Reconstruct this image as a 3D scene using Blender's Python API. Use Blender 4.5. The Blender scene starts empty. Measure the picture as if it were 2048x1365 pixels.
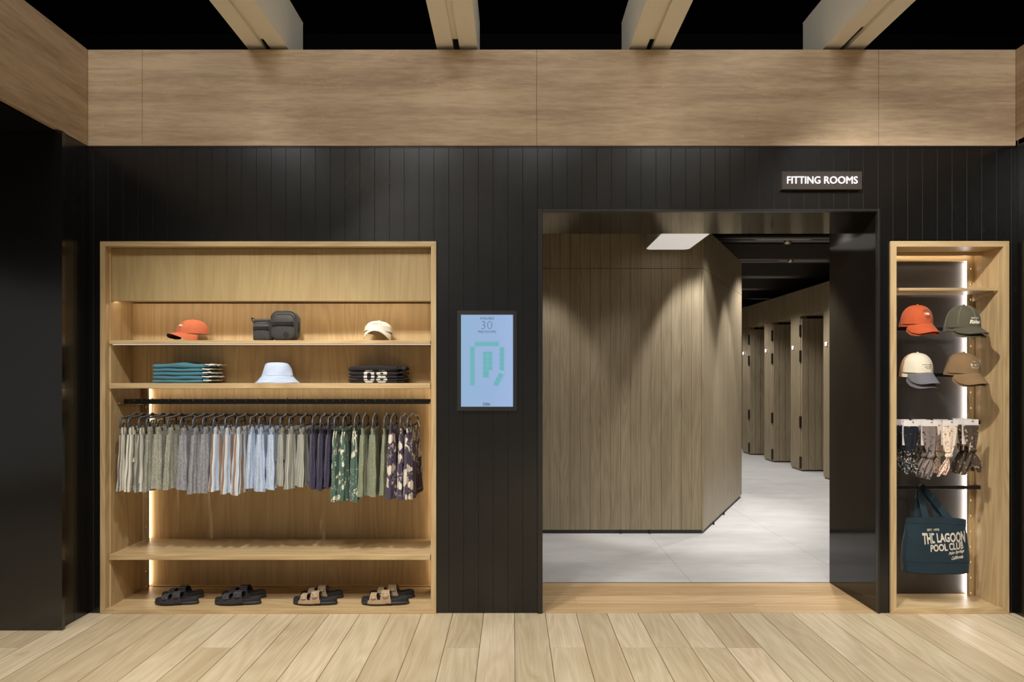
import bpy, bmesh, math, random
from mathutils import Vector, Matrix
PI = math.pi
scene = bpy.context.scene
COL = scene.collection

# ------------------------------------------------------------------ camera
CAM_D, CAM_H = 4.095, 1.401
cam = bpy.data.cameras.new('camera'); cam_o = bpy.data.objects.new('camera', cam); COL.objects.link(cam_o)
cam.sensor_width = 36; cam.lens = 24.0
cam.shift_x = -0.0005; cam.shift_y = 0.03784
cam_o.location = (0, -CAM_D, CAM_H); cam_o.rotation_euler = (PI/2, 0, 0)
scene.camera = cam_o
cam.clip_end = 60

# ------------------------------------------------------------------ world, lights, exposure
vs = scene.view_settings
vs.view_transform = 'Standard'; vs.look = 'None'; vs.exposure = 0.0; vs.gamma = 1.0; vs.use_curve_mapping = False
scene.cycles.use_denoising = True
scene.cycles.max_bounces = 8; scene.cycles.diffuse_bounces = 4; scene.cycles.glossy_bounces = 4
scene.cycles.caustics_reflective = False; scene.cycles.caustics_refractive = False
scene.cycles.sample_clamp_indirect = 4.0

def lin(v):
    v /= 255.0
    return v/12.92 if v <= 0.04045 else ((v+0.055)/1.055)**2.4
def rgb(r, g, b): return (lin(r), lin(g), lin(b), 1.0)

world = bpy.data.worlds.new('world'); scene.world = world; world.use_nodes = True
bg = world.node_tree.nodes['Background']; bg.inputs[0].default_value = (1.0, 0.95, 0.88, 1); bg.inputs[1].default_value = 0.25

WARM = (1.0, 0.965, 0.905); NEUT = (1.0, 0.975, 0.955)
def spot(x, y, z, tx, ty, tz, watts, angle=70, blend=0.6, color=WARM, r=0.035):
    l = bpy.data.lights.new('spot_lamp', 'SPOT'); l.energy = watts; l.spot_size = math.radians(angle); l.spot_blend = blend
    l.color = color; l.shadow_soft_size = r
    o = bpy.data.objects.new('spot_lamp', l); COL.objects.link(o); o.location = (x, y, z)
    o.rotation_euler = (Vector((tx, ty, tz)) - Vector((x, y, z))).to_track_quat('-Z', 'Y').to_euler()
    return o
def area(x, y, z, tx, ty, tz, sx, sy, watts, color=WARM):
    l = bpy.data.lights.new('area_lamp', 'AREA'); l.shape = 'RECTANGLE'; l.size = sx; l.size_y = sy; l.energy = watts; l.color = color
    o = bpy.data.objects.new('area_lamp', l); COL.objects.link(o); o.location = (x, y, z)
    o.rotation_euler = (Vector((tx, ty, tz)) - Vector((x, y, z))).to_track_quat('-Z', 'Y').to_euler()
    return o
# shop track spots hanging under the ceiling beams, ahead of the picture
for (x, y, tx, ty, tz, w) in [
        (-1.05, -1.7, -1.75, 0.15, 0.1, 150), (-1.05, -1.8, -0.8, 0.15, 0.1, 110), (-2.1, -1.6, -1.6, 0.15, 0.1, 85),
        (-1.47, -2.0, 1.0, 0.6, 0.0, 110), (0.82, -2.1, 1.2, 0.3, 0.2, 40), (0.82, -1.7, 2.75, 0.1, 1.3, 360),
        (1.96, -2.0, 2.7, 0.1, 0.7, 30),
        (-0.9, -4.0, -1.5, 0.1, 1.4, 60), (1.4, -4.0, 2.6, 0.1, 1.2, 40)]:
    spot(x, y, 3.35 if y > -3 else 4.8, tx, ty, tz, w, 62 if y > -3 else 40, 0.7)
# unseen fill spots added over the shop floor to brighten floor and beams
for x in (-3.0, -1.05, 1.05, 3.0):
    for y in (-3.3, -5.6):
        spot(x, y, 3.9, x, y+0.15, 0, 370, 118, 1.0, WARM, 0.08)
# lamp in the low ceiling of the bay on the left
spot(-3.5, -2.3, 2.75, -3.5, -2.2, 0, 75, 125, 0.8, WARM, 0.05)
spot(-4.6, -1.3, 2.75, -4.6, -1.3, 0, 60, 130, 0.8, WARM, 0.05)
# unseen wash spots added between the beams to brighten the travertine band
for x in (-2.25, -0.9, 0.24, 1.4, 2.65):
    spot(x, -3.1, 4.65, x, 0.0, 3.0, 150 if abs(x) > 2 else 95, 110, 1.0, WARM, 0.45)
# fitting-room ceiling lamps
for (x, y, tx, ty, tz, w, a) in [(1.74, 1.50, 1.70, 2.12, 1.25, 120, 52), (0.25, 1.5, 0.3, 2.12, 0.5, 60, 50), (2.75, 2.75, 2.30, 3.1, 1.0, 95, 50), (2.05, 1.9, 1.95, 2.45, 1.0, 30, 60),
                           (3.2, 3.7, 3.2, 3.7, 0, 130, 120), (3.6, 5.1, 3.7, 5.1, 0, 85, 120), (3.5, 6.5, 3.6, 6.5, 0, 85, 120),
                           (3.5, 8.0, 3.6, 8.0, 0, 80, 120), (2.6, 1.7, 2.6, 1.6, 0, 95, 100), (1.2, 1.2, 1.2, 1.1, 0, 45, 100),
                           (3.6, 9.6, 3.6, 9.6, 0, 80, 120)]:
    spot(x, y, 2.93, tx, ty, tz, w, a, 0.5, NEUT, 0.05)

# ------------------------------------------------------------------ where things stand, from the plan
def S(Y): return 0.003*(CAM_D+Y)/CAM_D
def X(px, Y=0.0): return (px-1025)*S(Y)
def Z(py, Y=0.0): return CAM_H+(760-py)*S(Y)

# ------------------------------------------------------------------ node helper and materials
class NT:
    def __init__(s, name):
        s.mat = bpy.data.materials.new(name); s.mat.use_nodes = True; s.t = s.mat.node_tree
        s.bsdf = s.t.nodes['Principled BSDF']
    def n(s, kind, **kw):
        nd = s.t.nodes.new(kind)
        for k, v in kw.items(): setattr(nd, k, v)
        return nd
    def link(s, a, b): s.t.links.new(a, b)
    def put(s, sock, v):
        if v is None: return
        if hasattr(v, 'is_output'): s.t.links.new(v, sock)
        else: sock.default_value = v
    def m(s, op, a, b=None, c=None):
        nd = s.n('ShaderNodeMath', operation=op)
        s.put(nd.inputs[0], a); s.put(nd.inputs[1], b); s.put(nd.inputs[2], c)
        return nd.outputs[0]
    def coord(s, which='Object'):
        return s.n('ShaderNodeTexCoord').outputs[which]
    def sep(s, v):
        nd = s.n('ShaderNodeSeparateXYZ'); s.put(nd.inputs[0], v); return nd.outputs
    def comb(s, x, y, z=0.0):
        nd = s.n('ShaderNodeCombineXYZ'); s.put(nd.inputs[0], x); s.put(nd.inputs[1], y); s.put(nd.inputs[2], z); return nd.outputs[0]
    def map(s, v, scale=(1, 1, 1), loc=(0, 0, 0)):
        nd = s.n('ShaderNodeMapping'); s.put(nd.inputs[0], v); nd.inputs['Scale'].default_value = scale; nd.inputs['Location'].default_value = loc
        return nd.outputs[0]
    def noise(s, v, scale=5, detail=3, rough=0.5, dist=0.0):
        nd = s.n('ShaderNodeTexNoise'); s.put(nd.inputs['Vector'], v)
        nd.inputs['Scale'].default_value = scale; nd.inputs['Detail'].default_value = detail
        nd.inputs['Roughness'].default_value = rough; nd.inputs['Distortion'].default_value = dist
        return nd.outputs[0]
    def white(s, v):
        nd = s.n('ShaderNodeTexWhiteNoise', noise_dimensions='2D'); s.put(nd.inputs['Vector'], v); return nd.outputs[0]
    def ramp(s, f, stops, interp='LINEAR'):
        nd = s.n('ShaderNodeValToRGB'); s.put(nd.inputs[0], f); cr = nd.color_ramp; cr.interpolation = interp
        while len(cr.elements) < len(stops): cr.elements.new(0.5)
        for e, (p, c) in zip(cr.elements, stops): e.position = p; e.color = c
        return nd.outputs[0]
    def mix(s, f, a, b, mode='MIX'):
        nd = s.n('ShaderNodeMix', data_type='RGBA', blend_type=mode)
        s.put(nd.inputs[0], f); s.put(nd.inputs[6], a); s.put(nd.inputs[7], b); return nd.outputs[2]
    def bump(s, h, strength=0.3, dist=0.01):
        nd = s.n('ShaderNodeBump'); s.put(nd.inputs['Height'], h); nd.inputs['Strength'].default_value = strength; nd.inputs['Distance'].default_value = dist
        s.link(nd.outputs[0], s.bsdf.inputs['Normal'])
    def set(s, color=None, rough=None, metal=None, spec=None, sheen=None):
        b = s.bsdf
        s.put(b.inputs['Base Color'], color); s.put(b.inputs['Roughness'], rough); s.put(b.inputs['Metallic'], metal)
        s.put(b.inputs['Specular IOR Level'], spec); s.put(b.inputs['Sheen Weight'], sheen)
        return s.mat

def plain(name, color, rough=0.5, metal=0.0, spec=0.5, noise=0.06, scale=30):
    t = NT(name); f = t.noise(t.coord(), scale, 3)
    c1 = tuple(min(1, c*(1+noise)) for c in color[:3])+(1,); c0 = tuple(c*(1-noise) for c in color[:3])+(1,)
    return t.set(t.mix(f, c0, c1), rough, metal, spec)
def glow(name, color, strength, base=(0.8, 0.8, 0.8, 1)):
    t = NT(name); t.set(base, 0.4); t.bsdf.inputs['Emission Color'].default_value = color; t.bsdf.inputs['Emission Strength'].default_value = strength
    return t.mat

def grain(t, v, long_axis):
    """long fibres plus arched growth figure along long_axis; returns (figure, fibres)"""
    k = [1.0, 1.0, 1.0]; k[long_axis] = 0.10
    vv = t.map(v, tuple(k))
    big = t.noise(vv, 5.0, 2, 0.45, 0.3)
    fig = t.m('FRACT', t.m('MULTIPLY', big, 13.0))
    fig = t.m('ABSOLUTE', t.m('SUBTRACT', fig, 0.5))
    k2 = [1.0, 1.0, 1.0]; k2[long_axis] = 0.02
    fib = t.noise(t.map(v, tuple(k2)), 190.0, 3, 0.6)
    return fig, fib
def wood(name, light, dark, long_axis, rough=0.45, fig_amt=0.6, spec=0.4):
    t = NT(name); v = t.coord()
    fig, fib = grain(t, v, long_axis)
    k = [1.0, 1.0, 1.0]; k[long_axis] = 0.25
    patch = t.noise(t.map(v, tuple(k)), 2.6, 2)
    f = t.m('ADD', t.m('MULTIPLY', fig, fig_amt), t.m('MULTIPLY', fib, 0.75))
    f = t.m('ADD', f, t.m('MULTIPLY', patch, 0.45))
    col = t.ramp(t.m('MULTIPLY', f, 0.72), [(0.25, dark), (0.75, light)])
    t.bump(fib, 0.12, 0.002)
    return t.set(col, rough, spec=spec)
def plank_floor(name, along, width, off, length, light, dark, seam, joint=None):
    """along: 1 planks run along Y, 0 along X"""
    t = NT(name); v = t.coord(); x, y, z = t.sep(v)[:3]
    if along == 0: x, y = y, x
    u = t.m('DIVIDE', t.m('SUBTRACT', x, off), width); iu = t.m('FLOOR', u); fu = t.m('FRACT', u)
    shift = t.m('FLOOR', t.m('MULTIPLY', t.white(t.comb(iu, 3.3)), 3.0))
    w = t.m('ADD', t.m('DIVIDE', t.m('SUBTRACT', y, joint or 0.0), length), t.m('DIVIDE', shift, 3.0)); iw = t.m('FLOOR', w); fw = t.m('FRACT', w)
    rnd = t.white(t.comb(iu, iw)); rnd2 = t.white(t.comb(iw, t.m('ADD', iu, 7.7)))
    sv = t.comb(x, t.m('MULTIPLY', y, 1.0), t.m('MULTIPLY', rnd, 40.0))
    fig, fib = grain(t, sv, 1)
    f = t.m('ADD', t.m('MULTIPLY', fig, 0.42), t.m('MULTIPLY', fib, 0.75))
    f = t.m('ADD', f, t.m('MULTIPLY', t.noise(t.map(sv, (1, 0.4, 1)), 5, 2), 0.4))
    col = t.ramp(t.m('MULTIPLY', f, 0.75), [(0.22, dark), (0.72, light)])
    kn = t.noise(t.map(sv, (1, 0.55, 1)), 7.0, 1)
    knot = t.ramp(kn, [(0.20, (1, 1, 1, 1)), (0.26, (0, 0, 0, 1))])
    col = t.mix(t.m('MULTIPLY', knot, 0.5), col, dark)
    tint = t.ramp(rnd2, [(0.0, (0.83, 0.78, 0.72, 1)), (0.5, (0.97, 0.96, 0.93, 1)), (1.0, (1.08, 1.05, 1.06, 1))])
    col = t.mix(1.0, col, tint, 'MULTIPLY')
    e = t.m('MINIMUM', fu, t.m('SUBTRACT', 1.0, fu)); e2 = t.m('MINIMUM', fw, t.m('SUBTRACT', 1.0, fw))
    s1 = t.m('LESS_THAN', e, 0.0016/width); s2 = t.m('LESS_THAN', e2, 0.0009/length)
    col = t.mix(t.m('MAXIMUM', s1, t.m('MULTIPLY', s2, 0.5)), col, seam)
    t.bump(fib, 0.08, 0.002)
    return t.set(col, 0.42, spec=0.35)

M = {}
OAK_L, OAK_D = rgb(196, 172, 130), rgb(160, 130, 90)
M['oak_z'] = wood('oak_upright', OAK_L, OAK_D, 2)
M['oak_x'] = wood('oak_across', OAK_L, OAK_D, 0)
M['oak_back'] = wood('oak_veneer', rgb(214, 188, 142), rgb(178, 148, 106), 2)
M['oak_header'] = wood('oak_header', rgb(176, 154, 110), rgb(148, 124, 82), 2, fig_amt=0.35)
M['floor'] = plank_floor('oak_planks', 1, 0.1845, 0.012, 2.1, rgb(208, 195, 168), rgb(168, 148, 116), rgb(84, 62, 42), -0.53)
M['threshold'] = plank_floor('oak_threshold_planks', 0, 0.172, 0.0, 3.3, rgb(212, 184, 142), rgb(172, 136, 94), rgb(110, 80, 52), 0.4)
def tan_wood(name, axis_uv):
    t = NT(name); v = t.coord(); x, y, z = t.sep(v)[:3]
    bid = t.m('FLOOR', t.m('DIVIDE', t.m('ADD', x, t.m('MULTIPLY', y, 1.37)), 0.0920)); rnd = t.white(t.comb(bid, 1.7))
    fig, fib = grain(t, t.comb(t.m('MULTIPLY', x, 1.6), t.m('MULTIPLY', y, 1.6), t.m('ADD', z, t.m('MULTIPLY', rnd, 60.0))), 2)
    f = t.m('ADD', t.m('MULTIPLY', fig, 0.42), t.m('MULTIPLY', fib, 0.75))
    f = t.m('ADD', f, t.m('MULTIPLY', t.m('SUBTRACT', rnd, 0.5), 0.16))
    col = t.ramp(t.m('MULTIPLY', f, 0.85), [(0.2, rgb(132, 118, 94)), (0.75, rgb(174, 160, 134))])
    t.bump(fib, 0.1, 0.002)
    return t.set(col, 0.42, spec=0.35)
M['tan'] = tan_wood('olive_stained_oak', 0)
def stone():
    t = NT('travertine'); v = t.coord()
    a = t.noise(t.map(v, (0.28, 0.28, 3.4)), 3.0, 7, 0.62, 0.3)
    b = t.noise(t.map(v, (0.8, 0.8, 7)), 9.0, 6, 0.65)
    f = t.m('ADD', t.m('MULTIPLY', a, 0.65), t.m('MULTIPLY', b, 0.4))
    col = t.ramp(f, [(0.36, rgb(150, 126, 102)), (0.62, rgb(190, 168, 140))])
    c = t.noise(t.map(v, (0.9, 0.9, 3.5)), 11.0, 3, 0.55, 0.8)
    line = t.m('LESS_THAN', t.m('ABSOLUTE', t.m('SUBTRACT', c, 0.5)), 0.006)
    patch = t.m('GREATER_THAN', t.noise(t.map(v, (0.5, 0.5, 2.0)), 4.5, 2), 0.585)
    lp = t.m('MULTIPLY', line, patch)
    col = t.mix(t.m('MULTIPLY', lp, 0.6), col, rgb(214, 182, 140))
    t.bump(t.m('ADD', t.m('MULTIPLY', b, 0.5), lp), 0.25, 0.004)
    return t.set(col, 0.6, spec=0.3)
M['stone'] = stone()
def black_wall(name, rough, base=rgb(27, 25, 24), spec=0.5):
    t = NT(name); v = t.coord()
    a = t.noise(v, 1.6, 3); b = t.noise(t.map(v, (1, 1, 0.3)), 16, 4)
    s = t.ramp(t.noise(v, 26, 5, 0.7), [(0.74, (0, 0, 0, 1)), (0.8, (1, 1, 1, 1))])
    col = t.mix(t.m('MULTIPLY', s, 0.35), base, rgb(60, 58, 56))
    r = t.m('ADD', rough-0.06, t.m('MULTIPLY', t.m('ADD', t.m('MULTIPLY', a, 0.7), t.m('MULTIPLY', b, 0.3)), 0.14))
    t.bump(b, 0.03, 0.003)
    return t.set(col, r, spec=spec)
M['black'] = black_wall('black_lacquered_planks', 0.25, rgb(10, 9, 9), 0.62)
M['edge_highlight'] = plain('board_edge_highlight', rgb(52, 49, 47), 0.5)  # light caught on the groove edges, painted in as lighter grey
M['gloss'] = black_wall('black_gloss_lining', 0.07, rgb(12, 11, 11), 0.38)
M['semi'] = black_wall('black_satin_panel', 0.15, rgb(16, 14, 13), 0.9)
M['void'] = plain('ceiling_black', rgb(10, 10, 11), 0.9, spec=0.1)
M['beam'] = plain('beam_tan_paint', rgb(242, 236, 222), 0.5, noise=0.02, scale=3)
M['darkbeam'] = plain('beam_dark_paint', rgb(92, 88, 84), 0.4, noise=0.04)
def tile():
    t = NT('grey_floor_tile'); v = t.coord(); x, y, z = t.sep(v)[:3]
    a = t.noise(t.map(v, (0.8, 2.2, 1)), 2.2, 6, 0.62, 0.5)
    b = t.noise(t.map(v, (0.7, 3.0, 1)), 8, 5, 0.6)
    col = t.ramp(t.m('ADD', t.m('MULTIPLY', a, 0.7), t.m('MULTIPLY', b, 0.3)), [(0.32, rgb(186, 184, 181)), (0.66, rgb(206, 205, 203))])
    fu = t.m('FRACT', t.m('DIVIDE', t.m('SUBTRACT', x, 1.237-0.575), 1.15)); fv = t.m('FRACT', t.m('DIVIDE', t.m('SUBTRACT', y, 1.116-0.54), 1.08))
    e = t.m('MINIMUM', t.m('ABSOLUTE', t.m('SUBTRACT', fu, 0.5)), t.m('ABSOLUTE', t.m('SUBTRACT', fv, 0.5)))
    col = t.mix(t.m('MULTIPLY', t.m('LESS_THAN', e, 0.002), 0.6), col, rgb(130, 124, 118))
    return t.set(col, 0.5, spec=0.4)
M['tile'] = tile()
M['led'] = glow('warm_led_tape', (1.0, 0.88, 0.70, 1), 8.0)
M['led_shelf'] = glow('shelf_led_tape', (1.0, 0.90, 0.74, 1), 13.0)
M['led_white'] = glow('white_led_tape', (1.0, 0.95, 0.92, 1), 15.0)
M['led_dim'] = glow('led_profile', (1.0, 0.9, 0.82, 1), 0.55)
M['led_bar'] = glow('ceiling_led_bar', (1.0, 0.95, 0.9, 1), 1.3)
M['steel_black'] = plain('black_metal', rgb(26, 25, 24), 0.32, 0.0, 0.6)
M['chrome'] = plain('brushed_steel', rgb(175, 165, 150), 0.3, 1.0)
M['black_panel'] = plain('black_satin_backboard', rgb(96, 92, 90), 0.50, 0.85, 0.5)

# ------------------------------------------------------------------ mesh helper
class MB:
    def __init__(s): s.b = bmesh.new(); s.uv = s.b.loops.layers.uv.new('UVMap')
    def box(s, x0, x1, y0, y1, z0, z1, mi=0, M4=None):
        vs_ = [s.b.verts.new((x, y, z)) for x in (x0, x1) for y in (y0, y1) for z in (z0, z1)]
        if M4 is not None:
            for v in vs_: v.co = M4 @ v.co
        for f in ((0, 1, 3, 2), (4, 6, 7, 5), (0, 4, 5, 1), (2, 3, 7, 6), (0, 2, 6, 4), (1, 5, 7, 3)):
            fc = s.b.faces.new([vs_[i] for i in f]); fc.material_index = mi
        return vs_
    def prism(s, pts, vec, mi=0, smooth=False, side=None):
        """closed polygon pts (3-D) extruded by vec"""
        a = [s.b.verts.new(p) for p in pts]; v = Vector(vec); b = [s.b.verts.new(Vector(p)+v) for p in pts]
        n = len(a)
        try:
            s.b.faces.new(a).material_index = mi; s.b.faces.new(b[::-1]).material_index = mi
        except ValueError: pass
        for i in range(n):
            f = s.b.faces.new([a[i], b[i], b[(i+1) % n], a[(i+1) % n]]); f.material_index = side[i] if side else mi; f.smooth = smooth
    def grid(s, fn, nu, nv, cu=False, cv=False, mi=0, smooth=True, uvf=None):
        ru = nu if cu else nu+1; rv = nv if cv else nv+1
        V = [[s.b.verts.new(fn(i/nu, j/nv)) for j in range(rv)] for i in range(ru)]
        for i in range(nu):
            for j in range(nv):
                q = [(i, j), (i+1, j), (i+1, j+1), (i, j+1)]
                try: f = s.b.faces.new([V[a % ru][b % rv] for a, b in q])
                except ValueError: continue
                f.material_index = mi; f.smooth = smooth
                for l, (a, b) in zip(f.loops, q):
                    l[s.uv].uv = uvf(a/nu, b/nv) if uvf else (a/nu, b/nv)
        return V
    def cap(s, ring, mi=0, smooth=False):
        try:
            f = s.b.faces.new(ring); f.material_index = mi; f.smooth = smooth
        except ValueError: pass
    def tube(s, pts, r, seg=8, mi=0, closed=False, flat=None, up=None):
        """tube along pts; flat=(w,t) gives an elliptical/strap section oriented by up"""
        pts = [Vector(p) for p in pts]; n = len(pts); rings = []
        prev = None
        for i, p in enumerate(pts):
            if closed: d = pts[(i+1) % n]-pts[i-1]
            else: d = pts[min(i+1, n-1)]-pts[max(i-1, 0)]
            d = d.normalized() if d.length > 1e-9 else Vector((0, 0, 1))
            if up is not None: a = Vector(up)
            elif prev is not None: a = prev
            else: a = Vector((0, 0, 1)) if abs(d.z) < 0.9 else Vector((1, 0, 0))
            a = a - d*a.dot(d)
            if a.length < 1e-6: a = d.orthogonal()
            a.normalize(); b = d.cross(a); prev = a
            rr = r[i] if isinstance(r, (list, tuple)) else r
            w, tt = flat if flat else (rr, rr)
            ring = []
            for k in range(seg):
                t = 2*PI*k/seg; cx, sx = math.cos(t), math.sin(t)
                if flat:
                    cx = math.copysign(abs(cx)**0.5, cx); sx = math.copysign(abs(sx)**0.5, sx)
                ring.append(s.b.verts.new(p+b*(cx*w)+a*(sx*tt)))
            rings.append(ring)
        m = n if closed else n-1
        for i in range(m):
            A, B = rings[i], rings[(i+1) % n]
            for k in range(seg):
                f = s.b.faces.new([A[k], A[(k+1) % seg], B[(k+1) % seg], B[k]]); f.smooth = True; f.material_index = mi
        if not closed: s.cap(rings[0][::-1], mi); s.cap(rings[-1], mi)
    def lathe(s, prof, seg=32, c=(0, 0, 0), mi=0, smooth=True, fn=None):
        c = Vector(c)
        def f(u, v):
            k = v*(len(prof)-1); i = int(round(k)); r, z = prof[i]; t = 2*PI*u
            p = Vector((r*math.cos(t), r*math.sin(t), z))
            if fn: p = fn(p, u, v)
            return c+p
        return s.grid(f, seg, len(prof)-1, cu=True, mi=mi, smooth=smooth)
    def bevel(s, w=0.002, seg=2):
        bmesh.ops.bevel(s.b, geom=[e for e in s.b.edges], offset=w, segments=seg, affect='EDGES', profile=0.5)
    def fin(s, name, mats, parent=None, weld=False, loc=None):
        if weld: bmesh.ops.remove_doubles(s.b, verts=s.b.verts, dist=1e-5)
        bmesh.ops.recalc_face_normals(s.b, faces=s.b.faces)
        me = bpy.data.meshes.new(name); s.b.to_mesh(me); s.b.free()
        for m_ in (mats if isinstance(mats, (list, tuple)) else [mats]): me.materials.append(m_)
        o = bpy.data.objects.new(name, me); COL.objects.link(o)
        if parent is not None: o.parent = parent
        if loc is not None: o.location = loc
        return o
def struct(o, name=None):
    o['kind'] = 'structure'
    return o
def empty(name, loc=(0, 0, 0), rot=(0, 0, 0)):
    o = bpy.data.objects.new(name, None); COL.objects.link(o); o.location = loc; o.rotation_euler = rot; o.empty_display_size = 0.1
    return o
def tag(o, label, cat, group=None):
    o['label'] = label; o['category'] = cat
    if group: o['group'] = group
    return o
def bx(name, mat, parent, x0, x1, y0, y1, z0, z1, bev=0.0015):
    b = MB(); b.box(x0, x1, y0, y1, z0, z1)
    if bev: b.bevel(bev, 1)
    return b.fin(name, mat, parent)

# ================================================================== THE SETTING
XL, XR = -2.54, 3.01             # side faces of the recess
Y_JB = 0.615                     # back edge of the doorway lining
PX0, PX1, PZ = 0.180, 2.187, 2.409   # doorway opening
LC = (-2.466, -0.456, 2.229)     # left display niche: x0, x1, top
RC = (2.262, 2.970, 2.2305)      # right display niche

b = MB(); b.box(-7, 6, -7.5, 0.0, -0.05, 0.0); struct(b.fin('floor', M['floor']))
b = MB(); b.box(PX0-0.03, PX1+0.03, 0.0, Y_JB, -0.05, 0.0); struct(b.fin('floor_threshold', M['threshold']))
b = MB(); b.box(-1.5, 6.5, Y_JB, 15.0, -0.05, 0.0); struct(b.fin('floor_fitting_area', M['tile']))
b = MB(); b.box(PX0-0.02, PX1+0.02, Y_JB-0.004, Y_JB+0.004, 0.0, 0.0015); struct(b.fin('trim_1', M['steel_black']))

# black plank wall: upright boards with fine V joints, cut out round the niches and doorway
def plank_wall(bm, x0, x1, w, first, zlo, zhi, cuts, y=0.0, th=0.02, gap=0.003):
    edges = [x0]; k = math.ceil((x0-first)/w+1e-6)
    while first+k*w < x1-1e-6: edges.append(first+k*w); k += 1
    edges.append(x1)
    pts = sorted(set(edges + [c for cut in cuts for c in cut[:2] if x0 < c < x1]))
    for a, c in zip(pts[:-1], pts[1:]):
        if c-a < 1e-4: continue
        mid = (a+c)/2; segs = [(zlo, zhi)]
        for (cx0, cx1, cz0, cz1) in cuts:
            if cx0 < mid < cx1:
                ns = []
                for (p, q) in segs:
                    if cz0 > p: ns.append((p, min(q, cz0)))
                    if cz1 < q: ns.append((max(p, cz1), q))
                segs = ns
        la = gap/2 if a in edges and a > x0 else 0; lc = gap/2 if c in edges and c < x1 else 0
        for p, q in segs:
            if q-p < 1e-3: continue
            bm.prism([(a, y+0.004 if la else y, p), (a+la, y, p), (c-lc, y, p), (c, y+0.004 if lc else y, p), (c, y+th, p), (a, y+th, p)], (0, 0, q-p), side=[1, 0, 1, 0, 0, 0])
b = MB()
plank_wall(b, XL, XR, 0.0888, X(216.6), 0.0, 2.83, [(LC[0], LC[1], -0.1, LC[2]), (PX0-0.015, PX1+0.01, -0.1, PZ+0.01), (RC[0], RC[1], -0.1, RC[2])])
struct(b.fin('wall_back', [M['black'], M['edge_highlight']]))
b = MB()   # returns of the recess on either side and the satin wall that faces the room on the left
plank_wall(b, 0.0, 0.26, 0.0888, 0.03, 0.0, 2.792, [])
for v in b.b.verts: v.co = Vector((XL-v.co.y, -0.26+v.co.x, v.co.z))
struct(b.fin('wall_left_return', [M['black'], M['black']]))
b = MB(); b.box(-7.0, XL+0.026, -0.285, -0.26, 0.0, 2.792)
struct(b.fin('wall_left', M['semi']))
b = MB()
plank_wall(b, 0.0, 3.0, 0.0888, 0.03, 0.0, 2.83, [])
for v in b.b.verts: v.co = Vector((XR+v.co.y, -v.co.x, v.co.z))
struct(b.fin('wall_right', [M['black'], M['black']]))

# travertine band
FZ0, FZ1 = Z(293.0), Z(101.5)
b = MB()
seams = [XL, X(287), X(1073), X(1755), XR]
for a, c in zip(seams[:-1], seams[1:]):
    b.box(a+0.001, c-0.001, -0.012, 0.03, FZ0, FZ1)
struct(b.fin('trim_2', M['stone']))
b = MB()
for k in range(3): b.box(XL-0.03, XL+0.0, -0.012-2.4*(k+1)+0.001, -0.012-2.4*k-0.001, FZ0, FZ1)
struct(b.fin('trim_3', M['stone']))
b = MB()
for k in range(3): b.box(XR, XR+0.03, -0.012-2.4*(k+1)+0.001, -0.012-2.4*k-0.001, FZ0, FZ1)
struct(b.fin('trim_4', M['stone']))
b = MB(); b.box(XL, XR, -0.004, 0.02, FZ0-0.008, FZ0); struct(b.fin('trim_5', M['steel_black']))
# dark soffits beyond the band on both sides, ceiling void above
b = MB(); b.box(-7.0, XL-0.03, -7.5, -0.1, 2.79, 2.83); struct(b.fin('ceiling_left_soffit', M['void']))
b = MB(); b.box(XR+0.03, 7.0, -7.5, 0.3, 2.79, 2.83); struct(b.fin('ceiling_right_soffit', M['void']))
b = MB(); b.box(-7.0, 7.0, -7.5, 3.2, 5.0, 5.1); b.box(-7, 7, 3.0, 3.1, 2.9, 5.0)
b.box(-7.1, -7.0, -7.5, 3.2, 2.8, 5.0); b.box(7.0, 7.1, -7.5, 3.2, 2.8, 5.0)
struct(b.fin('ceiling', M['void']))
b = MB(); b.box(-7, 7, 0.05, 3.0, 3.05, 3.10); struct(b.fin('ceiling_plenum', M['void']))

# doorway: slim metal frame and glossy lining
b = MB()
b.box(PX0-0.030, PX0, -0.012, 0.02, 0.0, PZ+0.016); b.box(PX1, PX1+0.014, -0.012, 0.02, 0.0, PZ+0.016); b.box(PX0, PX1, -0.012, 0.02, PZ, PZ+0.016)
b.bevel(0.0015, 1); struct(b.fin('trim_6', M['steel_black']))
b = MB(); b.box(PX1, PX1+0.02, 0.02, Y_JB, 0.0, PZ); struct(b.fin('wall_doorway_right', M['gloss']))
b = MB(); b.box(PX0-0.02, PX0, 0.02, Y_JB, 0.0, PZ); struct(b.fin('wall_doorway_left', M['gloss']))
b = MB(); b.box(PX0-0.02, PX1+0.02, 0.02, Y_JB, PZ, PZ+0.03); struct(b.fin('ceiling_doorway', M['gloss']))
b = MB()
b.box(-7, PX0-0.02, Y_JB-0.03, Y_JB, -0.02, 3.05); b.box(PX1+0.02, 7, Y_JB-0.03, Y_JB, -0.02, 3.05); b.box(PX0-0.02, PX1+0.02, Y_JB-0.03, Y_JB, PZ+0.03, 3.05)
struct(b.fin('wall_fitting_front', M['tan']))

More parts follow.
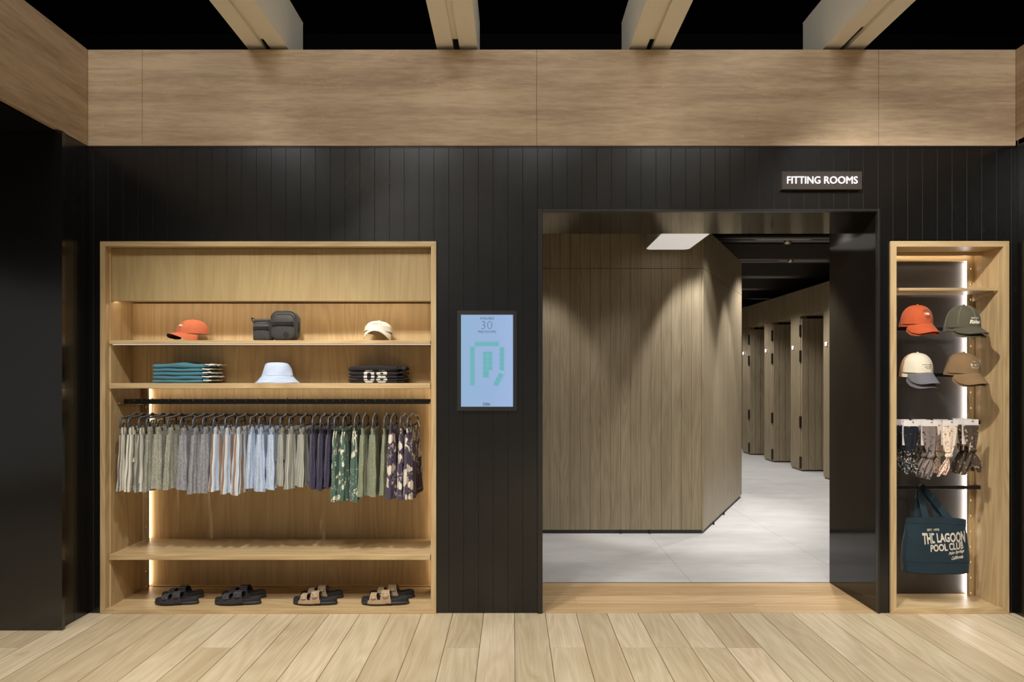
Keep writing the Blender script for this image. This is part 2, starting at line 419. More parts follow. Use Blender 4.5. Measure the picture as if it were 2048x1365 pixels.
# shop ceiling beams: two flanges, a slot between with the lamp track, side webs
BZ, BH = 3.405, 0.30
for i, (pa, pb, lab) in enumerate([(496.7, 577, 'tan boxed ceiling beam farthest left, over the wide clothes niche'),
                             (874, 955, 'tan boxed ceiling beam second from the left, above the wall left of the screen'),
                             (1258.3, 1339.6, 'tan boxed ceiling beam third from the left, above the doorway'),
                             (1645.9, 1727.5, 'tan boxed ceiling beam farthest right, above the lit sign')]):
    xa, xb = X(pa)*1.0096, X(pb)*1.0096; w = xb-xa; g0 = xa+w*0.41; g1 = xa+w*0.56
    r = empty('ceiling_beam', ((xa+xb)/2, -3.4, BZ)); L = r.location
    o = MB(); y0, y1 = -7.4+3.4, 0.33+3.4
    x0, x1 = -w/2, w/2; h0, h1 = g0-L.x, g1-L.x
    o.box(x0, h0, y0, y1, 0, 0.025); o.box(h1, x1, y0, y1, 0, 0.025)
    o.box(x0, x0+0.02, y0, y1, 0.025, BH); o.box(x1-0.02, x1, y0, y1, 0.025, BH); o.box(x0, x1, y0, y1, BH, BH+0.01)
    o.box(x0, x1, y1-0.005, y1, 0.025, BH)
    o.fin('beam_casing', M['beam'], r)
    o = MB(); o.box(h0-0.01, h1+0.01, y0, 3.4-(0.17 if i == 3 else 0.03), 0.026, 0.05); o.fin('lamp_track', M['beam'], r)
    tag(r, lab, 'ceiling beam', 'tan ceiling beams')

# ------------------------------------------------------------------ fitting area
FH = 2.80
b = MB()   # angled block of olive boards
A, B_ = Vector((1.738, 2.115)), Vector((2.731, 4.04)); C_ = Vector((2.731, 13.0))
def board_run(bm, p, q, w, z0, z1, th=0.02, gap=0.003, back=1):
    d = (q-p); L_ = d.length; d.normalize(); n = Vector((d.y, -d.x))
    t = MB(); plank_wall(t, 0, L_, w, 0.0, z0, z1, [], 0.0, th, gap)
    for v in t.b.verts: v.co = Vector((p.x+d.x*v.co.x-n.x*v.co.y, p.y+d.y*v.co.x-n.y*v.co.y, v.co.z))
    for f in t.b.faces: f.material_index = 0
    me = bpy.data.meshes.new('tmp'); t.b.to_mesh(me); t.b.free(); bm.b.from_mesh(me); bpy.data.meshes.remove(me)
for z0, z1 in ((0.035, 2.412), (2.416, FH)):
    board_run(b, Vector((-1.5, 2.115)), A, 0.0920, z0, z1); board_run(b, A, B_, 0.0920, z0, z1); board_run(b, B_, C_, 0.092, z0, z1)
struct(b.fin('wall_fitting_block', M['tan']))
b = MB()
b.prism([(-1.5, 2.13, 0), (A.x-0.01, 2.13, 0), (B_.x-0.015, B_.y+0.01, 0), (B_.x-0.015, 13, 0), (-1.5, 13, 0)], (0, 0, FH-0.01))
struct(b.fin('wall_fitting_core', M['steel_black']))
b = MB()
for x in (0.98, 1.245): b.box(x, x+0.012, 2.105, 2.125, 0.0, 0.03)
for f in (0.2, 0.45): p = A.lerp(B_, f); b.box(p.x, p.x+0.012, p.y-0.01, p.y+0.01, 0.0, 0.03)
struct(b.fin('trim_7', M['steel_black']))

# cubicle row on the right
XC = 4.42
b = MB()
for i in range(7):
    y0 = 5.25+1.14*i
    board_run(b, Vector((XC, y0+0.36)), Vector((XC, y0)), 0.09, 0.03, 2.375)
board_run(b, Vector((XC, 13)), Vector((XC, 1.0)), 0.10, 2.378, 2.78)
board_run(b, Vector((XC, 5.25-0.78)), Vector((XC, 0.7)), 0.09, 0.03, 2.375)
struct(b.fin('wall_cubicles', M['tan']))
b = MB()
for i in range(7):
    y0 = 5.25+1.14*i
    b.box(XC+0.02, XC+0.10, y0, y0+0.36, 0.0, 2.375)
    b.box(XC+0.10, XC+1.4, y0+0.36, y0+0.385, 0.0, 2.375)   # partition
b.box(XC+0.02, XC+1.5, 0.7, 13, 2.378, 2.42)
b.box(XC+1.4, XC+1.45, 0.7, 13, 0.0, 2.9)
b.box(XC+0.02, XC+0.10, 0.7, 5.25-0.78, 0.0, 2.375)
struct(b.fin('wall_cubicle_partitions', M['tan']))
for i in range(5):
    y0 = 5.25+0.36+1.14*i-1.14   # opening from y0 to y0+.78, leaf hinged on the far pier
    yh = y0+0.78
    if i == 0: continue
    r = MB(); r.box(XC+0.006, XC+0.70, yh-0.055, yh-0.005, 0.02, 2.335)
    o = r.fin('door_%d' % i, M['tan']); struct(o)
    g = MB()
    for k in range(1, 7): g.box(XC+0.10*k, XC+0.10*k+0.003, yh-0.0565, yh-0.054, 0.02, 2.335)
    g.fin('board_joints', M['steel_black'], o)
    for zz in (2.15, 1.76, 0.75, 0.13):
        h = MB(); h.box(XC-0.012, XC+0.012, yh-0.035, yh+0.012, zz-0.09, zz+0.09)
        h.box(XC-0.016, XC+0.0, yh-0.014, yh-0.004, zz-0.09, zz+0.09); h.fin('hinge', M['steel_black'], o)
for i, y in enumerate((5.5, 6.64, 7.78, 8.94)):
    r = empty('pier_lamp', (XC, y, 1.905))
    g = MB(); g.lathe([(0, -0.014), (0.030, -0.014), (0.034, -0.008), (0.034, 0.0)], 20); 
    for v in g.b.verts: v.co = Vector((v.co.z, v.co.x, v.co.y))
    g.fin('lamp_base', M['chrome'], r)
    g = MB(); g.box(-0.019, -0.013, -0.024, 0.024, -0.024, 0.024); g.bevel(0.004, 2); g.fin('lamp_face', glow('pier_lamp_glow', (1, 0.97, 1, 1), 9.0), r)
    tag(r, ['small glowing square lamp on the cubicle pier beside the black doorway lining', 'small glowing square lamp on the second cubicle pier, between two open doors',
            'small glowing square lamp on the third cubicle pier back', 'small glowing lamp deepest in the corridor, half behind the angled wall corner'][i], 'wall lamp', 'lamps on the cubicle piers')
b = MB(); b.box(-1.6, 6.5, 13.0, 13.05, 0, 3.3); b.box(-1.6, -1.5, Y_JB, 13, 0, 3.3); struct(b.fin('wall_fitting_far', M['tan']))
b = MB(); b.box(-1.6, 6.5, Y_JB-0.02, 13.05, 3.35, 3.4); b.box(5.87, 5.9, Y_JB, 13, 2.4, 3.35); struct(b.fin('ceiling_fitting', M['void']))
for i, y in enumerate((3.70, 5.09, 6.55, 7.97, 9.4, 10.86)):
    r = empty('fitting_beam', (2.3, y, 3.0))
    g = MB(); g.box(-3.7, 3.5, -0.15, -0.025, 0, 0.02); g.box(-3.7, 3.5, 0.025, 0.15, 0, 0.02); g.box(-3.7, 3.5, -0.15, -0.14, 0.02, 0.2); g.box(-3.7, 3.5, 0.14, 0.15, 0.02, 0.2); g.box(-3.7, 3.5, -0.03, 0.03, 0.03, 0.05)
    g.fin('beam_casing', M['darkbeam'], r)
    xa = {0: (1515, 1624), 1: (1558, 1655), 2: (1496, 1578), 3: (1483, 1516), 4: (1500, 1540), 5: (1490, 1520)}[i]
    s_ = S(y); g = MB(); n = 26 if i < 2 else 10
    L0 = (xa[0]-1025)*s_-2.3; L1 = (xa[1]-1025)*s_-2.3
    g.box(L0, L1, -0.014, 0.014, 0.012, 0.022); 
    g.fin('led_bar', M['led_bar'], r)
    if i < 2:
        xx = ((1581, 1577)[i]-1025)*s_-2.3
        g = MB(); g.lathe([(0, -0.035), (0.035, -0.03), (0.045, 0.0), (0.045, 0.02)], 20, (xx, 0.09 if i == 0 else -0.06, 0)); g.fin('downlight', M['chrome'], r)
    tag(r, 'dark slotted ceiling beam with an LED bar in the fitting area, %s' % ['first behind the doorway lining', 'second from the doorway', 'third from the doorway', 'fourth from the doorway', 'fifth from the doorway', 'deepest in the corridor'][i], 'ceiling beam', 'dark ceiling beams of the fitting area')
# white rounded unit under the ceiling, seen over the angled block
r = empty('ceiling_unit', (1.377, 1.5, 2.565))
def rrect(w, h, rad, n=6):
    out = []
    for cx, cy, a0 in ((w/2-rad, h/2-rad, 0), (-w/2+rad, h/2-rad, 90), (-w/2+rad, -h/2+rad, 180), (w/2-rad, -h/2+rad, 270)):
        for k in range(n+1):
            a = math.radians(a0+90*k/n); out.append((cx+rad*math.cos(a), cy+rad*math.sin(a)))
    return out
g = MB(); g.prism([(x, y, 0) for x, y in rrect(0.385, 0.98, 0.05)], (0, 0, 0.18)); 
g.fin('casing', plain('white_casing', rgb(226, 216, 208), 0.45, noise=0.01), r)
g = MB(); g.prism([(x, y, -0.004) for x, y in rrect(0.381, 0.976, 0.05)], (0, 0, 0.0045)); g.fin('glow_underside', glow('unit_underside_glow', (1.0, 0.94, 0.90, 1), 0.42), r)  # faint glow added to brighten the underside of the box
g = MB()
for sx in (-0.12, 0.12): g.box(sx-0.006, sx+0.006, -0.006, 0.006, 0.18, 0.78)
g.fin('hanging_rod', M['steel_black'], r)
tag(r, 'white rounded box hung from the ceiling in front of the angled fitting-room wall', 'ceiling unit')

# ================================================================== LEFT DISPLAY NICHE
YF = -0.015
def frame(parent, x0, x1, zt, w, name='frame_bar', zb=0.0):
    y0, y1 = YF, 0.03; e = 0.0004
    for mat, P in (('oak_z', [(x0, zb), (x0+w, zb+w), (x0+w, zt-w), (x0, zt)]), ('oak_z', [(x1, zb), (x1, zt), (x1-w, zt-w), (x1-w, zb+w)]),
                   ('oak_x', [(x0+e, zt), (x0+w+e, zt-w), (x1-w-e, zt-w), (x1-e, zt)]), ('oak_x', [(x0+e, zb), (x1-e, zb), (x1-w-e, zb+w), (x0+w+e, zb+w)])):
        b = MB(); b.prism([(p[0], y0, p[1]) for p in P], (0, y1-y0, 0)); b.bevel(0.001, 1); b.fin(name, M[mat], parent)
def standard(parent, xin, sgn, y0, y1, z0, z1, step=0.098):
    """upright board with a routed slot and saw-tooth notches for the shelf brackets"""
    b = MB()
    b.box(min(xin, xin+sgn*0.020), max(xin, xin+sgn*0.020), y0+0.012, y1, z0, z1)          # inner strip
    z = z0
    while z < z1-0.001:
        zt_ = min(z+step, z1)
        pts = [(0.024, z), (0.042, z), (0.042, zt_-0.0), (0.024, zt_), (0.024, z+0.030), (0.032, z+0.018)] if zt_-z > 0.05 else [(0.024, z), (0.042, z), (0.042, zt_), (0.024, zt_)]
        b.prism([(xin+sgn*px, y0, pz) for px, pz in pts], (0, 0.02, 0)); z = zt_
    return b.fin('shelf_standard', M['oak_z'], parent)

niche = empty('display_niche')
tag(niche, 'wide oak framed wall niche with shelves, clothes rail and warm hidden lighting', 'display niche')
x0, x1, zt = LC
frame(niche, x0, x1, zt, 0.031)
xi0, xi1 = x0+0.034, x1-0.034
bx('side_panel', M['oak_z'], niche, x0+0.004, xi0+0.004, 0.03, 0.46, 0.012, zt-0.01)
bx('side_panel', M['oak_z'], niche, xi1-0.004, x1-0.004, 0.03, 0.46, 0.012, zt-0.01)
bx('top_panel', M['oak_x'], niche, x0+0.034, x1-0.034, 0.03, 0.46, zt-0.03, zt-0.008)
bx('base_panel', M['oak_x'], niche, x0+0.034, x1-0.034, 0.03, 0.46, 0.004, 0.028)
bx('back_panel', M['oak_back'], niche, x0+0.034, x1-0.034, 0.445, 0.46, 0.028, 1.35)
bx('back_panel', M['oak_back'], niche, x0+0.034, x1-0.034, 0.275, 0.30, 1.375, 1.89)
bx('header_panel', M['oak_header'], niche, x0+0.0345, x1-0.0345, 0.045, 0.065, 1.878, zt-0.0315)
bx('light_lip', M['oak_x'], niche, x0+0.04, x1-0.04, 0.065, 0.275, 1.896, 1.906)
for z0, z1, y1 in ((1.617, 1.6385, 0.275), (1.348, 1.380, 0.445), (0.3155, 0.3475, 0.42)):
    bx('shelf', M['oak_x'], niche, xi0+0.004, xi1-0.004, 0.012, y1, z0, z1)
# raised strip behind the lower shelves
bx('upstand', M['oak_x'], niche, xi0+0.05, xi1-0.05, 0.425, 0.444, 0.0285, 0.036)
XSL = xi0+0.004
standard(niche, XSL, 1, 0.372, 0.392, 0.03, 1.345); standard(niche, xi1-0.004, -1, 0.372, 0.392, 0.03, 1.345)
for (a, c) in ((0.35, 1.34), (0.04, 0.312)):
    bx('led_tape', M['led'], niche, -2.4125, -2.4065, 0.428, 0.444, a, c, 0)
    bx('led_tape', M['led'], niche, xi1-0.030, xi1-0.022, 0.428, 0.444, a, c, 0)
bx('led_tape', M['led'], niche, xi0+0.06, xi1-0.06, 0.395, 0.405, 1.3442, 1.3472, 0)
bx('led_tape', M['led_shelf'], niche, xi0+0.01, xi1-0.01, 0.085, 0.093, 1.886, 1.895, 0)
bx('led_profile', M['led_dim'], niche, xi0+0.012, xi1-0.006, 0.036, 0.052, 1.6125, 1.6168, 0)
for sx in (XSL, xi1-0.004):   # bracket arms of the rail
    s_ = 1 if sx == XSL else -1
    b = MB(); b.prism([(sx, 0.10, 1.262), (sx, 0.37, 1.262), (sx, 0.37, 1.235), (sx, 0.16, 1.245), (sx, 0.10, 1.252)], (s_*0.016, 0, 0)); b.fin('rail_bracket', M['oak_x'], niche)
RZ0, RZ1, RY = 1.250, 1.281, 0.15
bx('hanging_rail', M['steel_black'], niche, XSL+0.016, xi1-0.02, RY-0.006, RY+0.006, RZ0, RZ1, 0.001)

# ================================================================== RIGHT DISPLAY NICHE
nr = empty('display_niche')
tag(nr, 'narrow oak framed wall niche with black backboard and white edge light, beside the doorway', 'display niche')
x0, x1, zt = RC
frame(nr, x0, x1, zt, 0.034)
ri0, ri1 = x0+0.037, x1-0.034
bx('side_panel', M['oak_z'], nr, x0+0.004, ri0, 0.03, 0.30, 0.012, zt-0.01)
bx('side_panel', M['oak_z'], nr, ri1, x1-0.004, 0.03, 0.30, 0.012, zt-0.01)
bx('top_panel', M['oak_x'], nr, ri0, ri1, 0.03, 0.30, zt-0.032, zt-0.008)
bx('base_panel', M['oak_x'], nr, ri0, ri1, 0.03, 0.30, 0.004, 0.028)
bx('top_lip', M['oak_x'], nr, ri0+0.001, ri1-0.001, 0.17, 0.19, 2.178, 2.198)
bx('top_lip', M['oak_x'], nr, ri0+0.001, ri1-0.001, 0.25, 0.28, 2.158, 2.19)
bx('backboard', M['black_panel'], nr, ri0, ri1, 0.28, 0.30, 0.028, 2.17)
bx('shelf', M['oak_x'], nr, ri0+0.002, ri1-0.002, 0.03, 0.245, 1.939, 1.957)
for sx, s_ in ((ri0, 1), (ri1, -1)):
    b = MB(); b.prism([(sx, 0.045, 1.939), (sx, 0.24, 1.939), (sx, 0.24, 1.898), (sx, 0.05, 1.930)], (s_*0.016, 0, 0)); b.fin('shelf_bracket', M['oak_x'], nr)
standard(nr, ri1, -1, 0.235, 0.255, 0.03, 2.157); standard(nr, ri0, 1, 0.235, 0.255, 0.03, 2.157)
bx('led_tape', M['led_white'], nr, 2.896, 2.903, 0.256, 0.279, 0.035, 2.155, 0)
bx('led_tape', M['led_white'], nr, ri0+0.038, ri0+0.048, 0.266, 0.279, 0.035, 2.155, 0)
bx('led_tape', M['led'], nr, ri0+0.02, ri1-0.02, 0.215, 0.223, 2.186, 2.195, 0)
RAILS = []
for pt, pb in ((654.6, 662), (746, 754.5), (842, 849), (972, 979)):
    z1, z0 = Z(pt, 0.19), Z(pb, 0.19)
    g = bx('rail', M['steel_black'], nr, ri0+0.001, ri1-0.001, 0.186, 0.194, z0, z1, 0.001); RAILS.append((z0, z1))
    bx('rail_flange', M['steel_black'], g, ri1-0.045, ri1-0.001, 0.194, 0.24, z1-0.006, z1-0.001, 0.001)

# ------------------------------------------------------------------ lettering helper (built-in font)
def text_mesh(txt, size, offset=0.0, shear=0.0, extrude=0.0, spacing=1.0):
    """returns (verts, faces) of lettering centred on the origin in the XY plane"""
    c = bpy.data.curves.new('lettering', 'FONT'); c.body = txt; c.size = size; c.align_x = 'CENTER'; c.align_y = 'CENTER'
    c.offset = offset; c.shear = shear; c.extrude = extrude; c.resolution_u = 3; c.space_character = spacing; c.fill_mode = 'FRONT' if not extrude else 'BOTH'
    o = bpy.data.objects.new('lettering', c); COL.objects.link(o)
    dg = bpy.context.evaluated_depsgraph_get(); dg.update()
    e = o.evaluated_get(dg); me = e.to_mesh()
    V = [v.co.copy() for v in me.vertices]; F = [list(p.vertices) for p in me.polygons]
    e.to_mesh_clear(); bpy.data.objects.remove(o); bpy.data.curves.remove(c)
    if V:
        x0 = min(v.x for v in V); x1 = max(v.x for v in V); y0 = min(v.y for v in V); y1 = max(v.y for v in V)
        for v in V: v.x -= (x0+x1)/2; v.y -= (y0+y1)/2
    return V, F
def add_text(bm, txt, size, fn, mi=0, width=None, height=None, sub=0, **kw):
    V, F = text_mesh(txt, size, **kw)
    if not V: return
    w = max(v.x for v in V)*2; h = max(v.y for v in V)*2
    kx = (width/w) if width else 1; ky = (height/h) if height else (kx if width else 1)
    vs_ = [bm.b.verts.new(Vector(fn(v.x*kx, v.y*ky))) for v in V]
    for f in F:
        try: bm.b.faces.new([vs_[i] for i in f]).material_index = mi
        except ValueError: pass

# ================================================================== SCREEN AND SIGN
r = empty('wall_screen', (X(974, -0.02), 0.0, Z(722, -0.02))); sx_, sz_ = r.location.x, r.location.z
Ys = -0.02
fw, fh = (1034-914)*S(Ys), (823-622)*S(Ys)
bx('bezel', plain('screen_bezel', rgb(38, 37, 37), 0.5, spec=0.3), r, -fw/2, fw/2, -0.018, 0.0, -fh/2, fh/2, 0.001)
sw, sh = (1027-923)*S(Ys), (814-630)*S(Ys)
t = NT('screen_glow'); gx = t.sep(t.coord())[0]
col = t.ramp(t.m('ADD', t.m('MULTIPLY', gx, 2.6), 0.5), [(0.05, rgb(146, 182, 214)), (0.6, rgb(152, 180, 220)), (0.95, rgb(160, 186, 226))])
t.set((0.02, 0.02, 0.03, 1), 0.25); t.link(col, t.bsdf.inputs['Emission Color']); t.bsdf.inputs['Emission Strength'].default_value = 0.92
b = MB(); b.box(-sw/2, sw/2, -0.0192, -0.0175, -sh/2, sh/2); scr = b.fin('display', t.mat, r)
ink = glow('screen_ink', rgb(70, 84, 104), 0.9, rgb(10, 10, 10)); ink2 = glow('screen_ink_dark', rgb(28, 34, 44), 0.9, rgb(8, 8, 8)); teal_px = glow('screen_teal', rgb(110, 188, 194), 0.85, rgb(10, 10, 10)); line_px = glow('screen_line', rgb(120, 150, 196), 0.9, rgb(10, 10, 10))
def sp(px, py): return ((px-975)*S(Ys), -0.0196, (722-py)*S(Ys))
def scr_text(txt, px, py, wpx, hpx, mat, **kw):
    g = MB(); c0 = sp(px, py); add_text(g, txt, 0.02, lambda x, y: (c0[0]+x, c0[1], c0[2]+y), width=wpx*S(Ys), height=hpx*S(Ys), **kw); return g.fin('lettering', mat, scr)
scr_text('AVAILABLE', 975, 637, 28.5, 5.0, ink); scr_text('30', 974.5, 650.5, 21.5, 15.5, ink2, offset=-0.0006); scr_text('FREE ROOMS', 975, 664, 36, 5.0, ink)
scr_text('ZARA', 974, 809, 15, 6.2, ink2, spacing=0.8)
zf = 967/170.0
def zp(u, v): return sp(890+u/zf, 600+v/zf)
g = MB()
def cell(u0, v0, u1, v1, rot=None):
    q = [(u0, v0), (u1, v0), (u1, v1), (u0, v1)]
    if rot: cu, cv, a = rot; q = [(cu+(u-cu)*math.cos(a)-(v-cv)*math.sin(a), cv+(u-cu)*math.sin(a)+(v-cv)*math.cos(a)) for u, v in q]
    g.prism([Vector(zp(u, v)) for u, v in q], (0, -0.0002, 0))
for k in range(5): cell(350+54*k, 480, 350+54*k+51, 528)
for k in range(8): cell(292, 538+54.8*k, 343, 538+54.8*k+52)
for k in range(5): cell(627, 540+53.5*k, 677, 540+53.5*k+51)
for k in range(4): cell(438, 590+54*k, 489, 590+54*k+51); cell(493, 590+54*k, 543, 590+54*k+51)
cell(438, 806, 504, 886)
for k in range(3): cell(580, 845+52*k-14, 634, 845+52*k+35, (607, 920, math.radians(28)))
g.fin('room_plan', teal_px, scr)
g = MB()
def ln(pts, w=0.0007):
    for p, q in zip(pts[:-1], pts[1:]):
        p, q = Vector(zp(*p)), Vector(zp(*q)); d = (q-p).normalized(); n = Vector((-d.z, 0, d.x))*w/2
        g.prism([p-n, q-n, q+n, p+n], (0, -0.00025, 0))
ln([(284, 975), (284, 528), (344, 528), (344, 466), (626, 466), (626, 530), (688, 530), (688, 840), (600, 1010)]); ln([(350, 985), (418, 988)]); ln([(444, 1018), (502, 1018)]); ln([(284, 978), (344, 980)])
g.fin('plan_outline', line_px, scr)
tag(r, 'light blue upright screen showing free fitting rooms on the black plank wall', 'screen')

r = empty('lit_sign', (X(1644, -0.03), 0.0, Z(361, -0.03)))
w, h = (1724-1564)*S(-0.03), (379-343)*S(-0.03)
bx('sign_box', plain('sign_box_brown', rgb(50, 44, 40), 0.6, spec=0.3), r, -w/2, w/2, -0.030, 0.0, -h/2, h/2, 0.001)
sl = glow('sign_letters_glow', (1.0, 0.93, 0.95, 1), 1.7)
for word, pa, pb in (('FITTING', 1573.5, 1639.5), ('ROOMS', 1647.5, 1714)):
    k_s = S(-0.03); g = MB(); xc_ = ((pa+pb)/2-1644)*k_s; add_text(g, word, 0.05, lambda x, y: (xc_+x, -0.038, y), width=(pb-pa)*k_s, height=14.4*k_s)
    geo = bmesh.ops.extrude_face_region(g.b, geom=list(g.b.faces))
    for v in [e for e in geo['geom'] if isinstance(e, bmesh.types.BMVert)]: v.co.y += 0.004
    g.fin('lettering', sl, r)
tag(r, 'dark box sign with glowing white letters over the doorway', 'sign')

# ================================================================== SHORTS ON HANGERS
R = random.Random(4)
def fabric(name, colfn, rough=0.85, bump=0.25, wscale=420):
    t = NT(name); uv = t.coord('UV'); ob = t.coord()
    c = colfn(t, uv, ob)
    w = t.noise(t.map(ob, (1, 1, 1)), wscale, 2, 0.6); cr = t.noise(ob, 34, 4, 0.6, 0.4)
    t.bump(t.m('ADD', t.m('MULTIPLY', w, 0.35), cr), bump, 0.006)
    c = t.mix(t.m('MULTIPLY', w, 0.28), c, (0.02, 0.02, 0.02, 1))
    return t.set(c, rough, spec=0.15, sheen=0.15)
def solid(c): return lambda t, uv, ob: c
def heather(c0, c1):
    def f(t, uv, ob):
        n = t.noise(t.map(ob, (1, 1, 0.5)), 160, 3, 0.7); return t.ramp(n, [(0.35, c0), (0.65, c1)])
    return f
def stripes(period, stops):
    def f(t, uv, ob):
        u = t.sep(uv)[0]; return t.ramp(t.m('FRACT', t.m('DIVIDE', u, period)), stops, 'CONSTANT')
    return f
def blobs(base, flower, scale, thr, stemcol=None):
    def f(t, uv, ob):
        rnd = t.n('ShaderNodeObjectInfo').outputs['Random']
        nd = t.n('ShaderNodeVectorMath', operation='ADD'); t.link(t.map(ob, (1.0, 1.0, 0.85)), nd.inputs[0]); t.link(t.comb(0.0, t.m('MULTIPLY', rnd, 6.0), t.m('MULTIPLY', rnd, 3.0)), nd.inputs[1])
        wob = t.m('MULTIPLY', t.noise(nd.outputs[0], scale*3.0, 2), 0.035)
        nd2 = t.n('ShaderNodeVectorMath', operation='ADD'); t.link(nd.outputs[0], nd2.inputs[0]); t.link(t.comb(wob, wob, wob), nd2.inputs[1])
        vor = t.n('ShaderNodeTexVoronoi'); vor.inputs['Scale'].default_value = scale; t.link(nd2.outputs[0], vor.inputs['Vector'])
        m1 = t.m('LESS_THAN', vor.outputs['Distance'], thr)
        m1 = t.m('MULTIPLY', m1, t.m('GREATER_THAN', t.noise(nd.outputs[0], scale*0.30, 1), 0.44))
        m2 = t.m('MULTIPLY', t.m('LESS_THAN', t.m('ABSOLUTE', t.m('SUBTRACT', t.noise(nd.outputs[0], scale*2.0, 2), 0.5)), 0.012), t.m('GREATER_THAN', t.noise(nd.outputs[0], scale*0.7, 1), 0.56))
        return t.mix(t.m('MAXIMUM', m1, m2), base, flower)
    return f
F = {}
F['cream'] = fabric('cream_grey_stripe_cotton', stripes(0.062, [(0, rgb(226, 220, 204)), (0.62, rgb(104, 106, 102)), (0.86, rgb(214, 208, 192))]))
F['sage'] = fabric('sage_grey_chambray', heather(rgb(136, 134, 118), rgb(178, 176, 160)))
F['grey'] = fabric('grey_chambray', heather(rgb(122, 122, 126), rgb(166, 165, 168)))
F['multi'] = fabric('blue_brown_stripe_cotton', stripes(0.096, [(0, rgb(182, 200, 224)), (0.30, rgb(232, 226, 216)), (0.38, rgb(150, 122, 104)), (0.66, rgb(232, 226, 216)), (0.74, rgb(182, 200, 224)), (0.88, rgb(226, 222, 216))]))
F['sky'] = fabric('pale_blue_cotton', heather(rgb(168, 184, 208), rgb(198, 210, 228)))
F['fine'] = fabric('fine_grey_stripe_cotton', stripes(0.015, [(0, rgb(182, 180, 168)), (0.6, rgb(122, 122, 114))]))
F['navy'] = fabric('navy_linen', heather(rgb(44, 40, 62), rgb(68, 62, 88)))
F['green'] = fabric('green_flower_print', blobs(rgb(74, 102, 88), rgb(226, 218, 194), 24.0, 0.36))
F['olive'] = fabric('olive_cotton', heather(rgb(116, 120, 96), rgb(144, 148, 122)))
F['plum'] = fabric('plum_flower_print', blobs(rgb(74, 62, 82), rgb(222, 208, 192), 17.0, 0.44))
F['cord'] = fabric('cream_cord', solid(rgb(226, 214, 188)), bump=0.1)
M['hanger'] = plain('grey_hanger_plastic', rgb(74, 76, 84), 0.35)

def make_shorts(kind, waist_z, hem_z, thick, seed, flare=1.0):
    """waist at local z=0, width along local y, thickness along x; returns root"""
    rr = random.Random(seed); Lz = waist_z-hem_z; mat = F[kind]
    root = empty('shorts')
    p = [rr.uniform(0, 6.28) for _ in range(6)]; lean = rr.uniform(-0.006, 0.006)
    def section(a, yc, b0, b1, amp, zt, zb, kf, ph, skew=0.0):
        def f(u, v):
            z = zt+(zb-zt)*v; th = 2*PI*u
            k = (zt-z)/(zt-zb+1e-9); kk = (0-z)/Lz
            bb = b0+(b1-b0)*kk**0.7; aa = a*(1+0.10*kk*flare)
            cx, sy = math.cos(th), math.sin(th)
            x = bb*math.copysign(abs(cx)**0.7, cx); y = aa*math.copysign(abs(sy)**0.85, sy)
            am = amp*min(1, 0.15+1.4*kk)
            fold = math.sin(th*kf+ph+0.9*kk)+0.5*math.sin(th*(kf*2-1)+ph*1.7-1.3*kk)
            x += am*fold*abs(cx)**0.35*0.8+am*0.6*math.sin(th*3+ph)*(1-abs(cx)); y += am*0.9*fold*sy
            # soft dents across the folds
            x += 0.0018*math.sin(38*z+ph*2+3*th)*(0.3+kk)
            z += 0.004*math.sin(th*2+ph)*(k**3)
            return Vector((x+lean*kk+skew*kk, y+yc*(1+0.25*kk), z))
        return f
    b = MB(); per = 0.75
    n = 64
    # upper body, then two legs side by side along the hanger
    f0 = section(0.165, 0, thick*0.62, thick, 0.0045, -0.026, -Lz*0.56, 9, p[0])
    b.grid(f0, n, 14, cu=True, uvf=lambda u, v: (u*per, -v*Lz*0.56))
    for sgn, ph in ((-1, p[1]), (1, p[2])):
        fl = section(0.088, sgn*0.086, thick*0.66, thick*1.12, 0.0075, -0.04, -Lz, 6, ph, skew=sgn*0.004)
        V = b.grid(fl, n, 22, cu=True, uvf=lambda u, v: (u*per*0.62, -0.03-v*(Lz-0.03)))
        fi = lambda u, v: Vector((fl(u, 1).x*0.86, (fl(u, 1).y-sgn*0.108)*0.86+sgn*0.108, fl(u, 1).z+0.001+0.05*v))
        b.grid(fi, n, 2, cu=True, uvf=lambda u, v: (u*per*0.62, v*0.05))
    b.fin('legs', mat, root)
    b = MB()
    def wb(u, v):
        th = 2*PI*u; cx, sy = math.cos(th), math.sin(th); z = 0.004-0.040*v
        g = 0.0016*math.sin(th*30+p[3]+2*v)*(1-abs(v-0.5))
        bb = thick*0.60+0.0025*math.sin(PI*v)
        return Vector((math.copysign(abs(cx)**0.7, cx)*(bb+g), math.copysign(abs(sy)**0.85, sy)*(0.166+g+0.002*math.sin(PI*v)), z+0.0015*math.sin(7*th+p[4])))
    b.grid(wb, 128, 6, cu=True, uvf=lambda u, v: (u*per, v*0.04))
    def wi(u, v):
        q = wb(u, 0); return Vector((q.x*0.8, q.y*0.985, q.z-0.05*v))
    b.grid(wi, 128, 1, cu=True, uvf=lambda u, v: (u*per, v*0.04))
    b.fin('waistband', mat, root)
    # hem stitching ridge
    b = MB()
    for sgn, ph in ((-1, p[1]), (1, p[2])):
        fl = section(0.088, sgn*0.086, thick*0.66, thick*1.12, 0.0075, -0.04, -Lz, 6, ph, skew=sgn*0.004)
        b.tube([fl(k/48, 0.93)*1.0+Vector((0, 0, 0)) for k in range(48)], 0.0009, 4, closed=True)
    b.fin('hem', mat, root)
    if kind == 'green':
        for dx in (-0.007, 0.006):
            b = MB(); pts = [Vector((dx+0.003*math.sin(k*0.9+seed), -0.170-0.006*math.sin(k*0.5)-0.001*k, -0.02-0.165*k/9-rr.uniform(0, 0.002))) for k in range(10)]
            b.tube(pts, [0.0028]*9+[0.0045], 6); b.fin('drawstring', F['cord'], root)
    return root
